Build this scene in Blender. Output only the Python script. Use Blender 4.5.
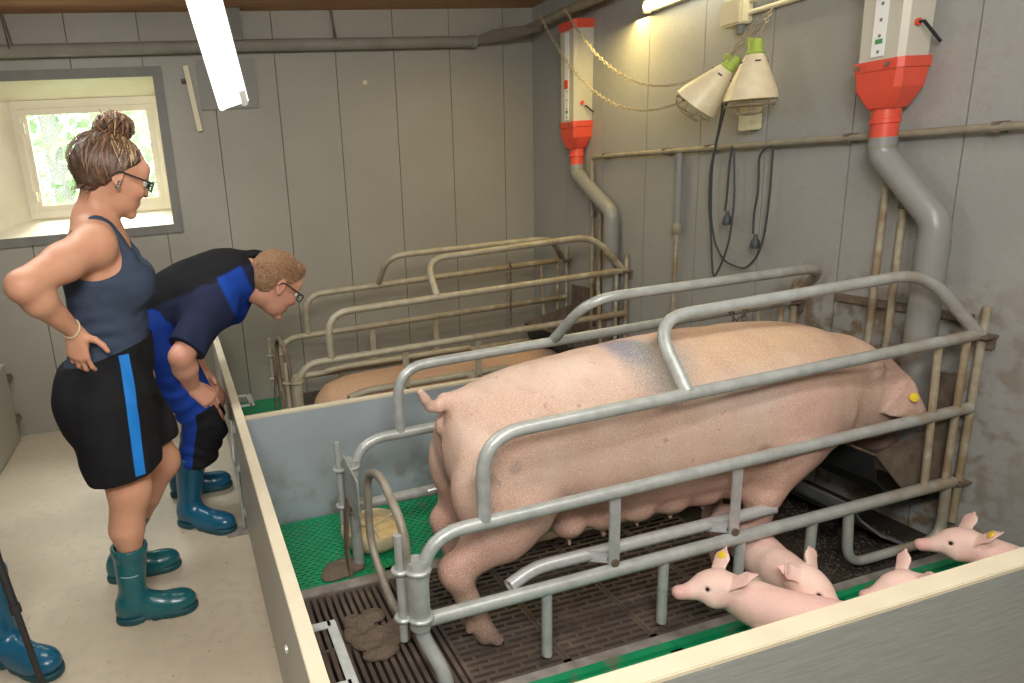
import bpy, bmesh, math, random
import numpy as np
import openvdb
from mathutils import Vector, Matrix

random.seed(7); rng = np.random.default_rng(7)
S = bpy.context.scene
COL = S.collection
for o in list(bpy.data.objects): bpy.data.objects.remove(o)

# ------------------------------------------------------------------ camera
FPX = 655.4; CYAW, CPIT, CROL = [math.radians(v) for v in (14.825, 14.30, 4.37)]
PPX, PPY = 361.5, 341.5
CAMH = 1.44
_ca, _sa, _cb, _sb, _cc, _sc = math.cos(CYAW), math.sin(CYAW), math.cos(CPIT), math.sin(CPIT), math.cos(CROL), math.sin(CROL)
FW = np.array([_sa*_cb, _ca*_cb, -_sb]); _r = np.array([_ca, -_sa, 0.0]); _d = np.cross(FW, _r)
RT = _cc*_r + _sc*_d; DN = -_sc*_r + _cc*_d
CP = np.array([0, 0, CAMH])
cam = bpy.data.cameras.new('camera'); co = bpy.data.objects.new('camera', cam); COL.objects.link(co)
Rm = Matrix([[RT[i], -DN[i], -FW[i]] for i in range(3)]).to_4x4()
co.matrix_world = Matrix.Translation(CP) @ Rm
cam.sensor_width = 36; cam.lens = FPX/1024*36; cam.shift_x = (512-PPX)/1024; cam.shift_y = 0
cam.clip_start = .02
S.camera = co

def _ray(x, y): return FW + (x-PPX)/FPX*RT + (y-PPY)/FPX*DN
def atY(x, y, v): r = _ray(x, y); return CP + r*(v-CP[1])/r[1]
def atX(x, y, v): r = _ray(x, y); return CP + r*(v-CP[0])/r[0]
def atZ(x, y, v=0.0): r = _ray(x, y); return CP + r*(v-CP[2])/r[2]

# ------------------------------------------------------------------ world, lights, exposure
S.view_settings.view_transform = 'Standard'; S.view_settings.look = 'None'
S.view_settings.gamma = 1.0; S.view_settings.use_curve_mapping = False
S.view_settings.exposure = 0.12
W = bpy.data.worlds.new('sky'); S.world = W; W.use_nodes = True
bg = W.node_tree.nodes['Background']; bg.inputs[0].default_value = (.93, .98, 1.0, 1); bg.inputs[1].default_value = 9.0

def area(name, loc, target, sx, sy, power, color=(1, 1, 1)):
    l = bpy.data.lights.new(name, 'AREA'); l.shape = 'RECTANGLE'; l.size = sx; l.size_y = sy
    l.energy = power; l.color = color
    o = bpy.data.objects.new(name, l); COL.objects.link(o); o.location = loc
    o.rotation_euler = (Vector(target)-Vector(loc)).to_track_quat('-Z', 'Y').to_euler()
    return o
area('flash_bounce', (-.1, -.3, 2.36), (.9, 2.0, 0.3), 1.0, .8, 92, (1, .97, .92))
area('added_room_fill', (1.3, .5, 2.4), (1.3, 1.8, 0), 1.2, .3, 22, (1, .98, .94))  # added fill panel under the ceiling, no lamp fitting belongs to it
area('corridor_fluorescent', (-.5, 2.6, 2.4), (-.4, 2.6, 0), .4, 1.4, 22, (1, 1, .96))
area('wall_fluorescent', (2.40, 3.2, 2.12), (2.42, 3.2, 0), .10, 1.2, 12, (1, .76, .28))
area('window_daylight', (-.43, 5.25, 2.9), (-.43, 4.35, 1.55), 1.1, .7, 150, (.95, 1, .97))

# ------------------------------------------------------------------ materials
def mat(name, c, rough=.6, metal=0, c2=None, nscale=8, namt=.5, bump=0, bscale=60, attr=False, stretch=None,
        spec=.5, dirt=None, dirt_c=(.12, .08, .05), dirt_axis=None, fine=None, sss=0, emit=None, alpha=None, trans=0, coat=0):
    m = bpy.data.materials.new(name); m.use_nodes = True; nt = m.node_tree; N = nt.nodes; L = nt.links
    b = N['Principled BSDF']; b.inputs['Roughness'].default_value = rough; b.inputs['Metallic'].default_value = metal
    b.inputs['Specular IOR Level'].default_value = spec
    geo = N.new('ShaderNodeNewGeometry'); pos = geo.outputs['Position']
    mp = N.new('ShaderNodeMapping'); L.new(pos, mp.inputs[0])
    if stretch: mp.inputs['Scale'].default_value = stretch
    def noise(scale, detail=4, vec=None):
        n = N.new('ShaderNodeTexNoise'); n.inputs['Scale'].default_value = scale; n.inputs['Detail'].default_value = detail
        L.new(vec or mp.outputs[0], n.inputs['Vector']); return n.outputs['Fac']
    def ramp(f, a, bb):
        r = N.new('ShaderNodeMapRange'); r.inputs[1].default_value = a; r.inputs[2].default_value = bb; L.new(f, r.inputs[0]); r.clamp = True; return r.outputs[0]
    def mul(a, bb):
        x = N.new('ShaderNodeMath'); x.operation = 'MULTIPLY'; L.new(a, x.inputs[0])
        if isinstance(bb, (int, float)): x.inputs[1].default_value = bb
        else: L.new(bb, x.inputs[1])
        return x.outputs[0]
    def mix(f, a, bb, mode='MIX'):
        x = N.new('ShaderNodeMix'); x.data_type = 'RGBA'; x.blend_type = mode
        if isinstance(f, (int, float)): x.inputs[0].default_value = f
        else: L.new(f, x.inputs[0])
        for i, v in ((6, a), (7, bb)):
            if isinstance(v, tuple): x.inputs[i].default_value = (*v[:3], 1)
            else: L.new(v, x.inputs[i])
        return x.outputs[2]
    if attr:
        at = N.new('ShaderNodeAttribute'); at.attribute_name = 'Col'; cur = at.outputs['Color']
        if c2: cur = mix(mul(ramp(noise(nscale), .35, .7), namt), cur, c2)
    else:
        cur = c
        if c2: cur = mix(mul(ramp(noise(nscale), .35, .7), namt), c, c2)
    if fine:   # fine speckle multiply
        cur = mix(mul(ramp(noise(fine[0], 2), .45, .75), fine[1]), cur, fine[2])
    if dirt:
        f = ramp(noise(dirt[0], 6), dirt[1], dirt[2])
        if dirt_axis is not None:
            sp = N.new('ShaderNodeSeparateXYZ'); L.new(pos, sp.inputs[0])
            f = mul(f, ramp(sp.outputs[dirt_axis[0]], dirt_axis[1], dirt_axis[2]))
            if len(dirt_axis) > 3: f = mul(f, ramp(sp.outputs[dirt_axis[3]], dirt_axis[4], dirt_axis[5]))
            if len(dirt_axis) > 6: f = mul(f, ramp(sp.outputs[dirt_axis[6]], dirt_axis[7], dirt_axis[8]))
        cur = mix(f, cur, dirt_c)
        if metal:
            inv = N.new('ShaderNodeMath'); inv.operation = 'SUBTRACT'; inv.inputs[0].default_value = 1; L.new(f, inv.inputs[1])
            L.new(mul(inv.outputs[0], metal), b.inputs['Metallic'])
    if isinstance(cur, tuple): b.inputs['Base Color'].default_value = (*cur, 1)
    else: L.new(cur, b.inputs['Base Color'])
    if bump:
        bp = N.new('ShaderNodeBump'); bp.inputs['Strength'].default_value = bump; bp.inputs['Distance'].default_value = .01
        L.new(noise(bscale, 5), bp.inputs['Height']); L.new(bp.outputs[0], b.inputs['Normal'])
    if sss:
        b.inputs['Subsurface Weight'].default_value = sss; b.inputs['Subsurface Radius'].default_value = (.012, .005, .003); b.inputs['Subsurface Scale'].default_value = 1
    if emit:
        b.inputs['Emission Color'].default_value = (*emit[0], 1); b.inputs['Emission Strength'].default_value = emit[1]
    if alpha is not None: b.inputs['Alpha'].default_value = alpha
    if trans: b.inputs['Transmission Weight'].default_value = trans
    if coat: b.inputs['Coat Weight'].default_value = coat; b.inputs['Coat Roughness'].default_value = .15
    return m

WALLC = (.40, .39, .355)
M = {}
M['wall'] = mat('wall_panel_paint', (.345, .332, .285), .5, c2=(.295, .28, .235), nscale=1.6, namt=.6, bump=.05, bscale=40, fine=(38, .35, (.30, .28, .23)))
M['wallr'] = mat('right_wall_paint', (.335, .338, .325), .42, c2=(.285, .288, .275), nscale=2.0, namt=.6, bump=.05, bscale=40,
                 dirt=(17, .46, .60), dirt_c=(.19, .14, .09), dirt_axis=(2, 1.0, .75, 1, 1.22, 1.55, 1, 2.35, 2.15), fine=(60, .5, (.30, .27, .22)))
M['ceil'] = mat('ceiling_board', (.48, .27, .14), .7, c2=(.34, .19, .10), nscale=3, stretch=(1, 6, 1), namt=.8, bump=.1)
M['greywood'] = mat('grey_painted_wood', (.20, .20, .18), .6, c2=(.15, .14, .12), nscale=12, bump=.15, stretch=(1, 1, .2))
M['floor'] = mat('sealed_concrete', (.58, .505, .385), .55, c2=(.47, .405, .295), nscale=2.6, namt=.8, bump=.05, bscale=30, fine=(22, .7, (.46, .41, .33)), dirt=(55, .66, .72), dirt_c=(.28, .23, .17))
M['pit'] = mat('pit_slurry', (.012, .010, .008), .8, c2=(.008, .007, .006), nscale=9)
M['slat'] = mat('cast_iron_slat', (.098, .078, .066), .55, c2=(.12, .088, .068), nscale=10, namt=.8, bump=.2, bscale=90, metal=.1, dirt=(9, .52, .66), dirt_c=(.15, .11, .085))
M['feedslat'] = mat('feed_strewn_plate', (.018, .015, .013), .65, c2=(.06, .045, .03), nscale=60, namt=.6, bump=.8, bscale=160)
M['green'] = mat('green_plastic', (.008, .29, .115), .35, c2=(.01, .22, .09), nscale=12, namt=.6, spec=.6, dirt=(14, .60, .72), dirt_c=(.17, .14, .10))
M['steelbeam'] = mat('worn_steel_beam', (.38, .36, .33), .5, metal=.2, c2=(.17, .14, .11), nscale=14, namt=.8, bump=.1)
M['galv'] = mat('galvanised_steel', (.47, .50, .48), .38, metal=.25, c2=(.34, .365, .345), nscale=28, namt=.8, bump=.10, bscale=120,
                dirt=(9, .30, .62), dirt_c=(.25, .19, .12), dirt_axis=(0, 1.75, 2.45))
M['galvold'] = mat('weathered_steel', (.44, .41, .31), .5, metal=.15, c2=(.36, .31, .21), nscale=22, namt=.9, bump=.15, bscale=100,
                   dirt=(11, .36, .62), dirt_c=(.26, .19, .11), dirt_axis=(0, 1.2, 2.4))
M['rust'] = mat('dirty_rusty_steel', (.20, .155, .115), .7, metal=.2, c2=(.11, .08, .06), nscale=25, namt=.9, bump=.3)
M['gateold'] = mat('dull_stained_steel', (.30, .28, .225), .5, metal=.2, c2=(.20, .17, .13), nscale=20, namt=.8, bump=.1)
M['rustdark'] = mat('black_crusted_steel', (.05, .04, .032), .6, c2=(.13, .09, .06), nscale=18, namt=.8, bump=.3)
M['apron'] = mat('stained_grey_sheet', (.21, .225, .235), .5, c2=(.12, .085, .06), nscale=9, namt=.95, bump=.1)
M['shiny'] = mat('zinc_steel', (.60, .62, .62), .36, metal=.45, c2=(.45, .46, .46), nscale=40, bump=.05)
M['board'] = mat('blue_grey_board', (.36, .415, .455), .45, c2=(.31, .355, .385), nscale=5, namt=.8, bump=.05, dirt=(9, .52, .72), dirt_c=(.22, .21, .19), dirt_axis=(2, .36, .06))
M['boardout'] = mat('grey_board_outer', (.42, .41, .36), .4, c2=(.40, .39, .34), nscale=6, namt=.6, bump=.04)
M['boardfront'] = mat('grey_plastic_plank', (.29, .315, .305), .42, c2=(.235, .26, .25), nscale=14, stretch=(.6, 1, 9), namt=.8, bump=.12, bscale=14, dirt=(70, .68, .72), dirt_c=(.5, .5, .46))
M['cream'] = mat('cream_edge', (.70, .64, .48), .5, c2=(.60, .54, .40), nscale=9, namt=.6, bump=.05)
M['wincream'] = mat('window_cream_paint', (.86, .80, .62), .5, c2=(.76, .68, .46), nscale=7, namt=.6)
M['glass'] = mat('dusty_glass', (.80, .88, .80), .15, alpha=.22)
M['leaf'] = mat('leaf', (.16, .34, .10), .5, c2=(.30, .50, .18), nscale=3, namt=1)
M['grass'] = mat('grass', (.14, .25, .07), .8)
M['white'] = mat('white_enamel', (.85, .86, .84), .35)
M['tube'] = mat('lit_fluorescent_tube', (1, 1, 1), .4, emit=((1, .93, .70), 9))
M['red'] = mat('red_orange_plastic', (.72, .085, .045), .4, c2=(.55, .07, .04), nscale=18, namt=.5)
M['clear'] = mat('cloudy_clear_plastic', (.62, .60, .50), .25, c2=(.50, .47, .36), nscale=10, stretch=(1, 1, .3), namt=.6, alpha=.88, coat=.3)
M['feed'] = mat('feed_meal', (.55, .38, .17), .9, c2=(.45, .30, .13), nscale=80)
M['pvc'] = mat('grey_pvc', (.255, .26, .25), .35, c2=(.22, .22, .21), nscale=10, dirt=(8, .45, .66), dirt_c=(.21, .16, .11), dirt_axis=(2, 1.05, .6))
M['pvcold'] = mat('dusty_pipe', (.29, .265, .20), .6, c2=(.19, .17, .12), nscale=20, namt=.8, bump=.1)
M['duct'] = mat('dusty_pipe_lagging', (.26, .25, .215), .7, c2=(.19, .175, .14), nscale=6, namt=.8, bump=.15)
M['black'] = mat('black_rubber', (.02, .02, .022), .5)
M['cord'] = mat('grey_cord', (.05, .055, .06), .5)
M['lampshade'] = mat('cream_enamel_shade', (.78, .70, .50), .4, c2=(.66, .56, .36), nscale=25, namt=.7)
M['lampin'] = mat('aluminium_inside', (.55, .50, .38), .35, metal=.5)
M['limegreen'] = mat('lime_green_plastic', (.36, .50, .08), .45)
M['string'] = mat('dusty_chain', (.36, .31, .21), .7, c2=(.35, .27, .15), nscale=120)
M['cobweb'] = mat('cobweb_dust', (.24, .21, .16), .9, alpha=.55)
M['cream2'] = mat('cream_plastic', (.72, .66, .45), .45)
M['bowl'] = mat('bowl_cream', (.66, .57, .36), .4, c2=(.50, .42, .27), nscale=24, namt=.6, dirt=(40, .62, .68), dirt_c=(.25, .18, .1))
M['gruel'] = mat('feed_gruel', (.60, .43, .17), .45, c2=(.74, .60, .34), nscale=22, namt=.8, bump=.4, bscale=30)
M['manure'] = mat('manure', (.14, .105, .075), .8, c2=(.20, .15, .11), nscale=50, bump=1, bscale=70)
M['yellow'] = mat('yellow_tag', (.85, .62, .04), .4)
M['hoof'] = mat('hoof_horn', (.25, .18, .12), .55, c2=(.36, .27, .19), nscale=30)
M['pig'] = mat('sow_hide', (1, 1, 1), .62, attr=True, c2=(.52, .27, .20), nscale=9, namt=.35, bump=.35, bscale=260, fine=(330, .6, (.86, .76, .69)), sss=.0, spec=.3, dirt=(40, .66, .74), dirt_c=(.46, .28, .21))
M['piglet'] = mat('piglet_hide', (1, 1, 1), .55, attr=True, bump=.2, bscale=260, fine=(260, .3, (.92, .80, .76)), spec=.3)
M['eye'] = mat('dark_eye', (.03, .02, .02), .15)
M['skin'] = mat('skin', (1, 1, 1), .45, attr=True, c2=(.52, .21, .13), nscale=16, namt=.30, bump=.08, bscale=200, sss=.15, spec=.35)
M['eyew'] = mat('eye_white', (.8, .78, .75), .25)
M['tank'] = mat('navy_jersey', (.045, .062, .10), .8, c2=(.06, .08, .125), nscale=30, bump=.12, bscale=25, spec=.12)
M['shorts'] = mat('black_sports_shorts', (.012, .012, .014), .85, c2=(.022, .023, .027), nscale=12, bump=.2, bscale=14, spec=.12)
M['bluestripe'] = mat('bright_blue_stripe', (.005, .20, .66), .6)
M['hair1'] = mat('brown_blond_hair', (1, 1, 1), .5, attr=True, bump=.9, bscale=45, stretch=(1, 2.2, .5))
M['hair2'] = mat('short_ginger_hair', (.27, .145, .075), .7, c2=(.40, .25, .14), nscale=120, namt=.8, bump=1, bscale=230)
M['boot'] = mat('teal_rubber', (.005, .115, .135), .3, c2=(.006, .09, .105), nscale=9, namt=.7, bump=.05, bscale=30, coat=.2, dirt=(60, .68, .75), dirt_c=(.14, .20, .2))
M['bootb'] = mat('blue_rubber', (.005, .105, .20), .3, c2=(.005, .08, .15), nscale=9, namt=.7, bump=.05, bscale=30, coat=.2, dirt=(60, .68, .75), dirt_c=(.14, .20, .24))
M['sole'] = mat('dark_sole_rubber', (.008, .06, .075), .5)
M['shirt'] = mat('polo_cloth', (1, 1, 1), .85, attr=True, bump=.25, bscale=14, spec=.12)
M['trouser'] = mat('workwear_cloth', (1, 1, 1), .8, attr=True, bump=.5, bscale=16, spec=.12)
M['jewel'] = mat('silver', (.8, .78, .75), .2, metal=1)
M['gold'] = mat('pale_bead_bracelet', (.75, .66, .45), .3, metal=.3)

# ------------------------------------------------------------------ object helpers
def tag(o, label=None, cat=None, group=None, kind=None):
    if label: o['label'] = label
    if cat: o['category'] = cat
    if group: o['group'] = group
    if kind: o['kind'] = kind
    return o
def empty(name, loc, label, cat, group=None):
    o = bpy.data.objects.new(name, None); COL.objects.link(o); o.location = [float(v) for v in loc]; o.empty_display_size = .05
    return tag(o, label, cat, group)
def wloc(o):
    v = Vector(o.location)
    while o.parent: o = o.parent; v += Vector(o.location)
    return v
def link(name, me, material, parent=None, loc=None, smooth=True, sharp=40):
    """me is in world coordinates; the object's origin goes to loc (or the middle of its base)."""
    n = len(me.vertices); co_ = np.empty(n*3, 'f'); me.vertices.foreach_get('co', co_); co_ = co_.reshape(-1, 3)
    if loc is None: loc = [(co_[:, 0].min()+co_[:, 0].max())/2, (co_[:, 1].min()+co_[:, 1].max())/2, co_[:, 2].min()]
    loc = np.array([float(v) for v in loc]); co_ -= loc; me.vertices.foreach_set('co', co_.ravel())
    o = bpy.data.objects.new(name, me); COL.objects.link(o)
    if parent: o.parent = parent; o.location = Vector(loc)-wloc(parent)
    else: o.location = loc
    if isinstance(material, (list, tuple)):
        for m_ in material: me.materials.append(m_)
    else: me.materials.append(material)
    if smooth:
        me.polygons.foreach_set('use_smooth', [True]*len(me.polygons))
        if sharp: me.set_sharp_from_angle(angle=math.radians(sharp))
    me.update(); return o

class MB:
    def __init__(s): s.v = []; s.f = []; s.mi = []; s.cur = 0
    def add(s, vs, fs):
        n = len(s.v); s.v += [tuple(float(c) for c in v) for v in vs]; s.f += [tuple(i+n for i in f) for f in fs]; s.mi += [s.cur]*len(fs); return s
    def box(s, x0, x1, y0, y1, z0, z1):
        v = [(x, y, z) for x in (x0, x1) for y in (y0, y1) for z in (z0, z1)]
        return s.add(v, [(0, 1, 3, 2), (4, 6, 7, 5), (0, 4, 5, 1), (2, 3, 7, 6), (0, 2, 6, 4), (1, 5, 7, 3)])
    def bar(s, a, b, w, h, up=(0, 0, 1)):
        a, b = Vector(a), Vector(b); d = (b-a).normalized(); u = Vector(up); u = (u-d*u.dot(d)).normalized(); l = d.cross(u)
        v = []
        for p in (a, b):
            for i, j in ((-1, -1), (1, -1), (1, 1), (-1, 1)): v.append(p+l*(i*w/2)+u*(j*h/2))
        return s.add(v, [(3, 2, 1, 0), (4, 5, 6, 7), (0, 1, 5, 4), (1, 2, 6, 5), (2, 3, 7, 6), (3, 0, 4, 7)])
    def prism(s, pts, thick, nrm=None):
        """closed polygon (3D) extruded along nrm by thick"""
        P = [Vector(p) for p in pts]; n = len(P)
        if nrm is None:
            nrm = Vector()
            for i in range(n): nrm += P[i].cross(P[(i+1) % n])
            nrm.normalize()
        N_ = Vector(nrm)*thick
        v = P+[p+N_ for p in P]
        return s.add(v, [tuple(range(n))[::-1], tuple(range(n, 2*n))]+[(i, (i+1) % n, (i+1) % n+n, i+n) for i in range(n)])
    def tube(s, pts, r, seg=14, bend=0, closed=False, caps=True, hollow=0, bn=6):
        P = [Vector(p) for p in pts]
        if bend and len(P) > 2:
            Q = [P[0]] if not closed else []
            rngi = range(len(P)) if closed else range(1, len(P)-1)
            for i in rngi:
                a, b, c = P[i-1], P[i], P[(i+1) % len(P)]
                d1 = (a-b); d2 = (c-b); L_ = min(bend, d1.length*.49, d2.length*.49)
                p0 = b+d1.normalized()*L_; p2 = b+d2.normalized()*L_
                for k in range(bn+1):
                    t = k/bn; Q.append(p0*(1-t)**2+b*2*t*(1-t)+p2*t*t)
            if not closed: Q.append(P[-1])
            P = Q
        n = len(P); rr = r if hasattr(r, '__len__') else [r]*n
        if len(rr) != n: rr = list(np.interp(np.linspace(0, 1, n), np.linspace(0, 1, len(rr)), rr))
        T = []
        for i in range(n):
            if closed: t = P[(i+1) % n]-P[i-1]
            else: t = P[min(i+1, n-1)]-P[max(i-1, 0)]
            T.append(t.normalized() if t.length > 1e-9 else Vector((0, 0, 1)))
        u = T[0].orthogonal().normalized(); vs = []
        for i in range(n):
            u = (u-T[i]*u.dot(T[i])).normalized(); w = T[i].cross(u)
            for k in range(seg):
                a = 2*math.pi*k/seg; vs.append(P[i]+(u*math.cos(a)+w*math.sin(a))*rr[i])
        fs = []
        for i in range(n if closed else n-1):
            j = (i+1) % n
            for k in range(seg): fs.append((i*seg+k, i*seg+(k+1) % seg, j*seg+(k+1) % seg, j*seg+k))
        if not closed and caps:
            if hollow:
                for e, base in ((0, 0), (n-1, (n-1)*seg)):
                    t = T[e]*(1 if e == 0 else -1); st = len(vs)
                    for k in range(seg): vs.append(P[e]+(Vector(vs[base+k])-P[e])*(1-hollow))
                    for k in range(seg): vs.append(P[e]+(Vector(vs[base+k])-P[e])*(1-hollow)+t*.04)
                    for k in range(seg):
                        k2 = (k+1) % seg
                        q = [(base+k, base+k2, st+k2, st+k), (st+k, st+k2, st+seg+k2, st+seg+k)]
                        fs += [x[::-1] if e == 0 else x for x in q]
                    fs.append(tuple(st+seg+k for k in range(seg)))
            else: fs += [tuple(range(seg))[::-1], tuple((n-1)*seg+k for k in range(seg))]
        return s.add(vs, fs)
    def lathe(s, prof, o=(0, 0, 0), seg=28, axis=(0, 0, 1)):
        o = Vector(o); q = Vector((0, 0, 1)).rotation_difference(Vector(axis).normalized()); vs = []
        for r, z in prof:
            for k in range(seg):
                a = 2*math.pi*k/seg; vs.append(o+q @ Vector((r*math.cos(a), r*math.sin(a), z)))
        fs = [(i*seg+k, i*seg+(k+1) % seg, (i+1)*seg+(k+1) % seg, (i+1)*seg+k) for i in range(len(prof)-1) for k in range(seg)]
        if prof[0][0] > 1e-4: fs.append(tuple(range(seg))[::-1])
        if prof[-1][0] > 1e-4: fs.append(tuple((len(prof)-1)*seg+k for k in range(seg)))
        return s.add(vs, fs)
    def mesh(s, bevel=0, fixn=True):
        me = bpy.data.meshes.new('m'); me.from_pydata(s.v, [], s.f)
        if any(s.mi): me.polygons.foreach_set('material_index', s.mi)
        if bevel or fixn:
            b = bmesh.new(); b.from_mesh(me)
            if fixn: bmesh.ops.recalc_face_normals(b, faces=b.faces)
            if bevel: bmesh.ops.bevel(b, geom=[e for e in b.edges if e.is_manifold and e.calc_face_angle(0) > .5], offset=bevel, segments=2, affect='EDGES')
            b.to_mesh(me); b.free()
        return me
    def build(s, name, m, parent=None, bevel=0, loc=None, smooth=True, sharp=40, fixn=True):
        return link(name, s.mesh(bevel, fixn), m, parent, loc, smooth, sharp)
def tube_obj(name, pts, r, m, parent=None, **k):
    return MB().tube(pts, r, **k).build(name, m, parent)

# ------------------------------------------------------------------ organic surfaces from a blended distance field
def nrm(v): v = np.array(v, float); return v/np.linalg.norm(v)
def pchip(xs, ys, x):
    xs = np.array(xs, float); ys = np.array(ys, float); h = np.diff(xs); dl = np.diff(ys)/h; m_ = np.zeros_like(ys)
    for i in range(1, len(xs)-1):
        m_[i] = 0 if dl[i-1]*dl[i] <= 0 else 2*dl[i-1]*dl[i]/(dl[i-1]+dl[i])
    m_[0], m_[-1] = dl[0], dl[-1]
    i = np.clip(np.searchsorted(xs, x)-1, 0, len(h)-1); t = (x-xs[i])/h[i]
    return (2*t**3-3*t**2+1)*ys[i]+(t**3-2*t**2+t)*h[i]*m_[i]+(-2*t**3+3*t**2)*ys[i+1]+(t**3-t**2)*h[i]*m_[i+1]
class SDF:
    def __init__(s, vox=.005): s.p = []; s.vox = vox; s.cut = []; s.noise = None
    def cap(s, a, b, ra, rb=None, k=.02, flat=None, op='u'):
        a, b = np.array(a, float), np.array(b, float); rb = ra if rb is None else rb; ba = b-a; l2 = max(ba@ba, 1e-9)
        fl = None if flat is None else (nrm(flat[0]), flat[1])
        def f(P):
            q = P-a; t = np.clip((q@ba)/l2, 0, 1); q = q-t[..., None]*ba
            if fl is not None: q = q+(q@fl[0])[..., None]*fl[0]*(1/fl[1]-1)
            return np.sqrt((q*q).sum(-1))-(ra+(rb-ra)*t)
        R = max(ra, rb)*(1 if fl is None else max(1, fl[1])); s.p.append((np.minimum(a, b)-R, np.maximum(a, b)+R, f, k, op)); return s
    def limb(s, pts, rs, k=.02, **kw):
        for i in range(len(pts)-1): s.cap(pts[i], pts[i+1], rs[i], rs[i+1], k, **kw)
        return s
    def ell(s, c, r, k=.02, R=None, op='u'):
        c = np.array(c, float); r = np.array(r, float); R = np.eye(3) if R is None else np.array(R, float)
        def f(P):
            q = (P-c)@R.T; k0 = np.sqrt(((q/r)**2).sum(-1)); k1 = np.sqrt(((q/r**2)**2).sum(-1))+1e-9
            return k0*(k0-1)/k1
        m_ = r.max(); s.p.append((c-m_, c+m_, f, k, op)); return s
    def loft(s, o, w, u, st, k=.03, ex=2.0, op='u'):
        """st rows: s, cu, cv, ru, rv along w with side u and v = w x u"""
        o = np.array(o, float); w = nrm(w); u = nrm(u); v = np.cross(w, u); st = np.array(st, float)
        tt = np.linspace(st[0, 0], st[-1, 0], 200); tab = [pchip(st[:, 0], st[:, j], tt) for j in range(1, 5)]
        def f(P):
            q = P-o; a = q@w; cu, cv, ru, rv = [np.interp(a, tt, c_) for c_ in tab]
            ru = np.maximum(ru, 1e-3); rv = np.maximum(rv, 1e-3)
            x = np.abs(q@u-cu)/ru; y = np.abs(q@v-cv)/rv
            d = ((x**ex+y**ex)**(1/ex)-1)*np.minimum(ru, rv)
            return np.maximum(d, np.maximum(st[0, 0]-a, a-st[-1, 0]))
        pts = []
        for r_ in st:
            for i in (-1, 1):
                for j in (-1, 1): pts.append(o+w*r_[0]+u*(r_[1]+i*r_[3])+v*(r_[2]+j*r_[4]))
        pts = np.array(pts); s.p.append((pts.min(0), pts.max(0), f, k, op)); return s
    def clip(s, fn, k=.0): s.cut.append((fn, k)); return s      # keep where fn<0
    def plane(s, p, n, k=0): p = np.array(p, float); n = nrm(n); return s.clip(lambda P: (P-p)@n, k)
    def mesh(s, off=0.0, smooth=2, pad=.03):
        us = [p for p in s.p if p[4] == 'u']
        lo = np.min([p[0] for p in us], 0)-pad-max(off, 0); hi = np.max([p[1] for p in us], 0)+pad+max(off, 0); h = s.vox
        n = np.ceil((hi-lo)/h).astype(int)+1; F = np.full(n, .1, 'f')
        ax = [lo[i]+h*np.arange(n[i]) for i in range(3)]
        for a, b, f, k, op in s.p:
            e = k+.02+abs(off)
            i0 = np.clip(np.floor((a-e-lo)/h).astype(int), 0, n-1); i1 = np.clip(np.ceil((b+e-lo)/h).astype(int)+1, 1, n)
            if (i1 <= i0).any(): continue
            sl = tuple(slice(i0[j], i1[j]) for j in range(3))
            G = np.stack(np.meshgrid(ax[0][sl[0]], ax[1][sl[1]], ax[2][sl[2]], indexing='ij'), -1)
            d = f(G).astype('f'); cur = F[sl]
            if op == 'u':
                hh = np.maximum(k-np.abs(cur-d), 0)/max(k, 1e-6); F[sl] = np.minimum(cur, d)-hh*hh*k*.25
            else:
                d = -d; hh = np.maximum(k-np.abs(cur-d), 0)/max(k, 1e-6); F[sl] = np.maximum(cur, d)+hh*hh*k*.25
        F -= off
        if s.noise is not None or s.cut:
            G = np.stack(np.meshgrid(*ax, indexing='ij'), -1)
            if s.noise is not None: F += s.noise(G).astype('f')
            for fn, k in s.cut:
                d = fn(G).astype('f')
                if k: hh = np.maximum(k-np.abs(F-d), 0)/k; F = np.maximum(F, d)+hh*hh*k*.25
                else: F = np.maximum(F, d)
        F[0], F[-1], F[:, 0], F[:, -1], F[:, :, 0], F[:, :, -1] = .1, .1, .1, .1, .1, .1
        g = openvdb.FloatGrid(.1); g.copyFromArray(F); P, Q = g.convertToQuads(0.0)
        P = np.array(P, float)*h+lo; Q = np.array(Q, int)
        if smooth:
            E = np.concatenate([Q[:, [0, 1]], Q[:, [1, 2]], Q[:, [2, 3]], Q[:, [3, 0]]])
            for _ in range(smooth):
                A = np.zeros_like(P); c = np.zeros(len(P))
                np.add.at(A, E[:, 0], P[E[:, 1]]); np.add.at(c, E[:, 0], 1); np.add.at(A, E[:, 1], P[E[:, 0]]); np.add.at(c, E[:, 1], 1)
                P = P*.5+.5*A/np.maximum(c, 1)[:, None]
        me = bpy.data.meshes.new('m'); me.vertices.add(len(P)); me.vertices.foreach_set('co', P.ravel())
        me.loops.add(len(Q)*4); me.loops.foreach_set('vertex_index', Q[:, ::-1].ravel())
        me.polygons.add(len(Q)); me.polygons.foreach_set('loop_start', np.arange(len(Q))*4); me.polygons.foreach_set('loop_total', np.full(len(Q), 4))
        me.update(calc_edges=True); me.validate()
        # normals outward: signed volume test
        tri = P[Q[:, ::-1]]; vol = (np.cross(tri[:, 0], tri[:, 1])*tri[:, 2]).sum()
        if vol < 0: me.flip_normals()
        return me
    def build(s, name, m, parent=None, off=0, smooth=2, col=None, loc=None, sharp=0):
        me = s.mesh(off, smooth)
        if col is not None: paint(me, col)
        return link(name, me, m, parent, loc, True, sharp)
def paint(me, col):
    n = len(me.vertices); P = np.empty(n*3, 'f'); me.vertices.foreach_get('co', P); P = P.reshape(-1, 3)
    C_ = np.ones((n, 4), 'f'); C_[:, :3] = col(P) if callable(col) else col
    a = me.color_attributes.new('Col', 'FLOAT_COLOR', 'POINT'); a.data.foreach_set('color', C_.ravel())
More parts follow.
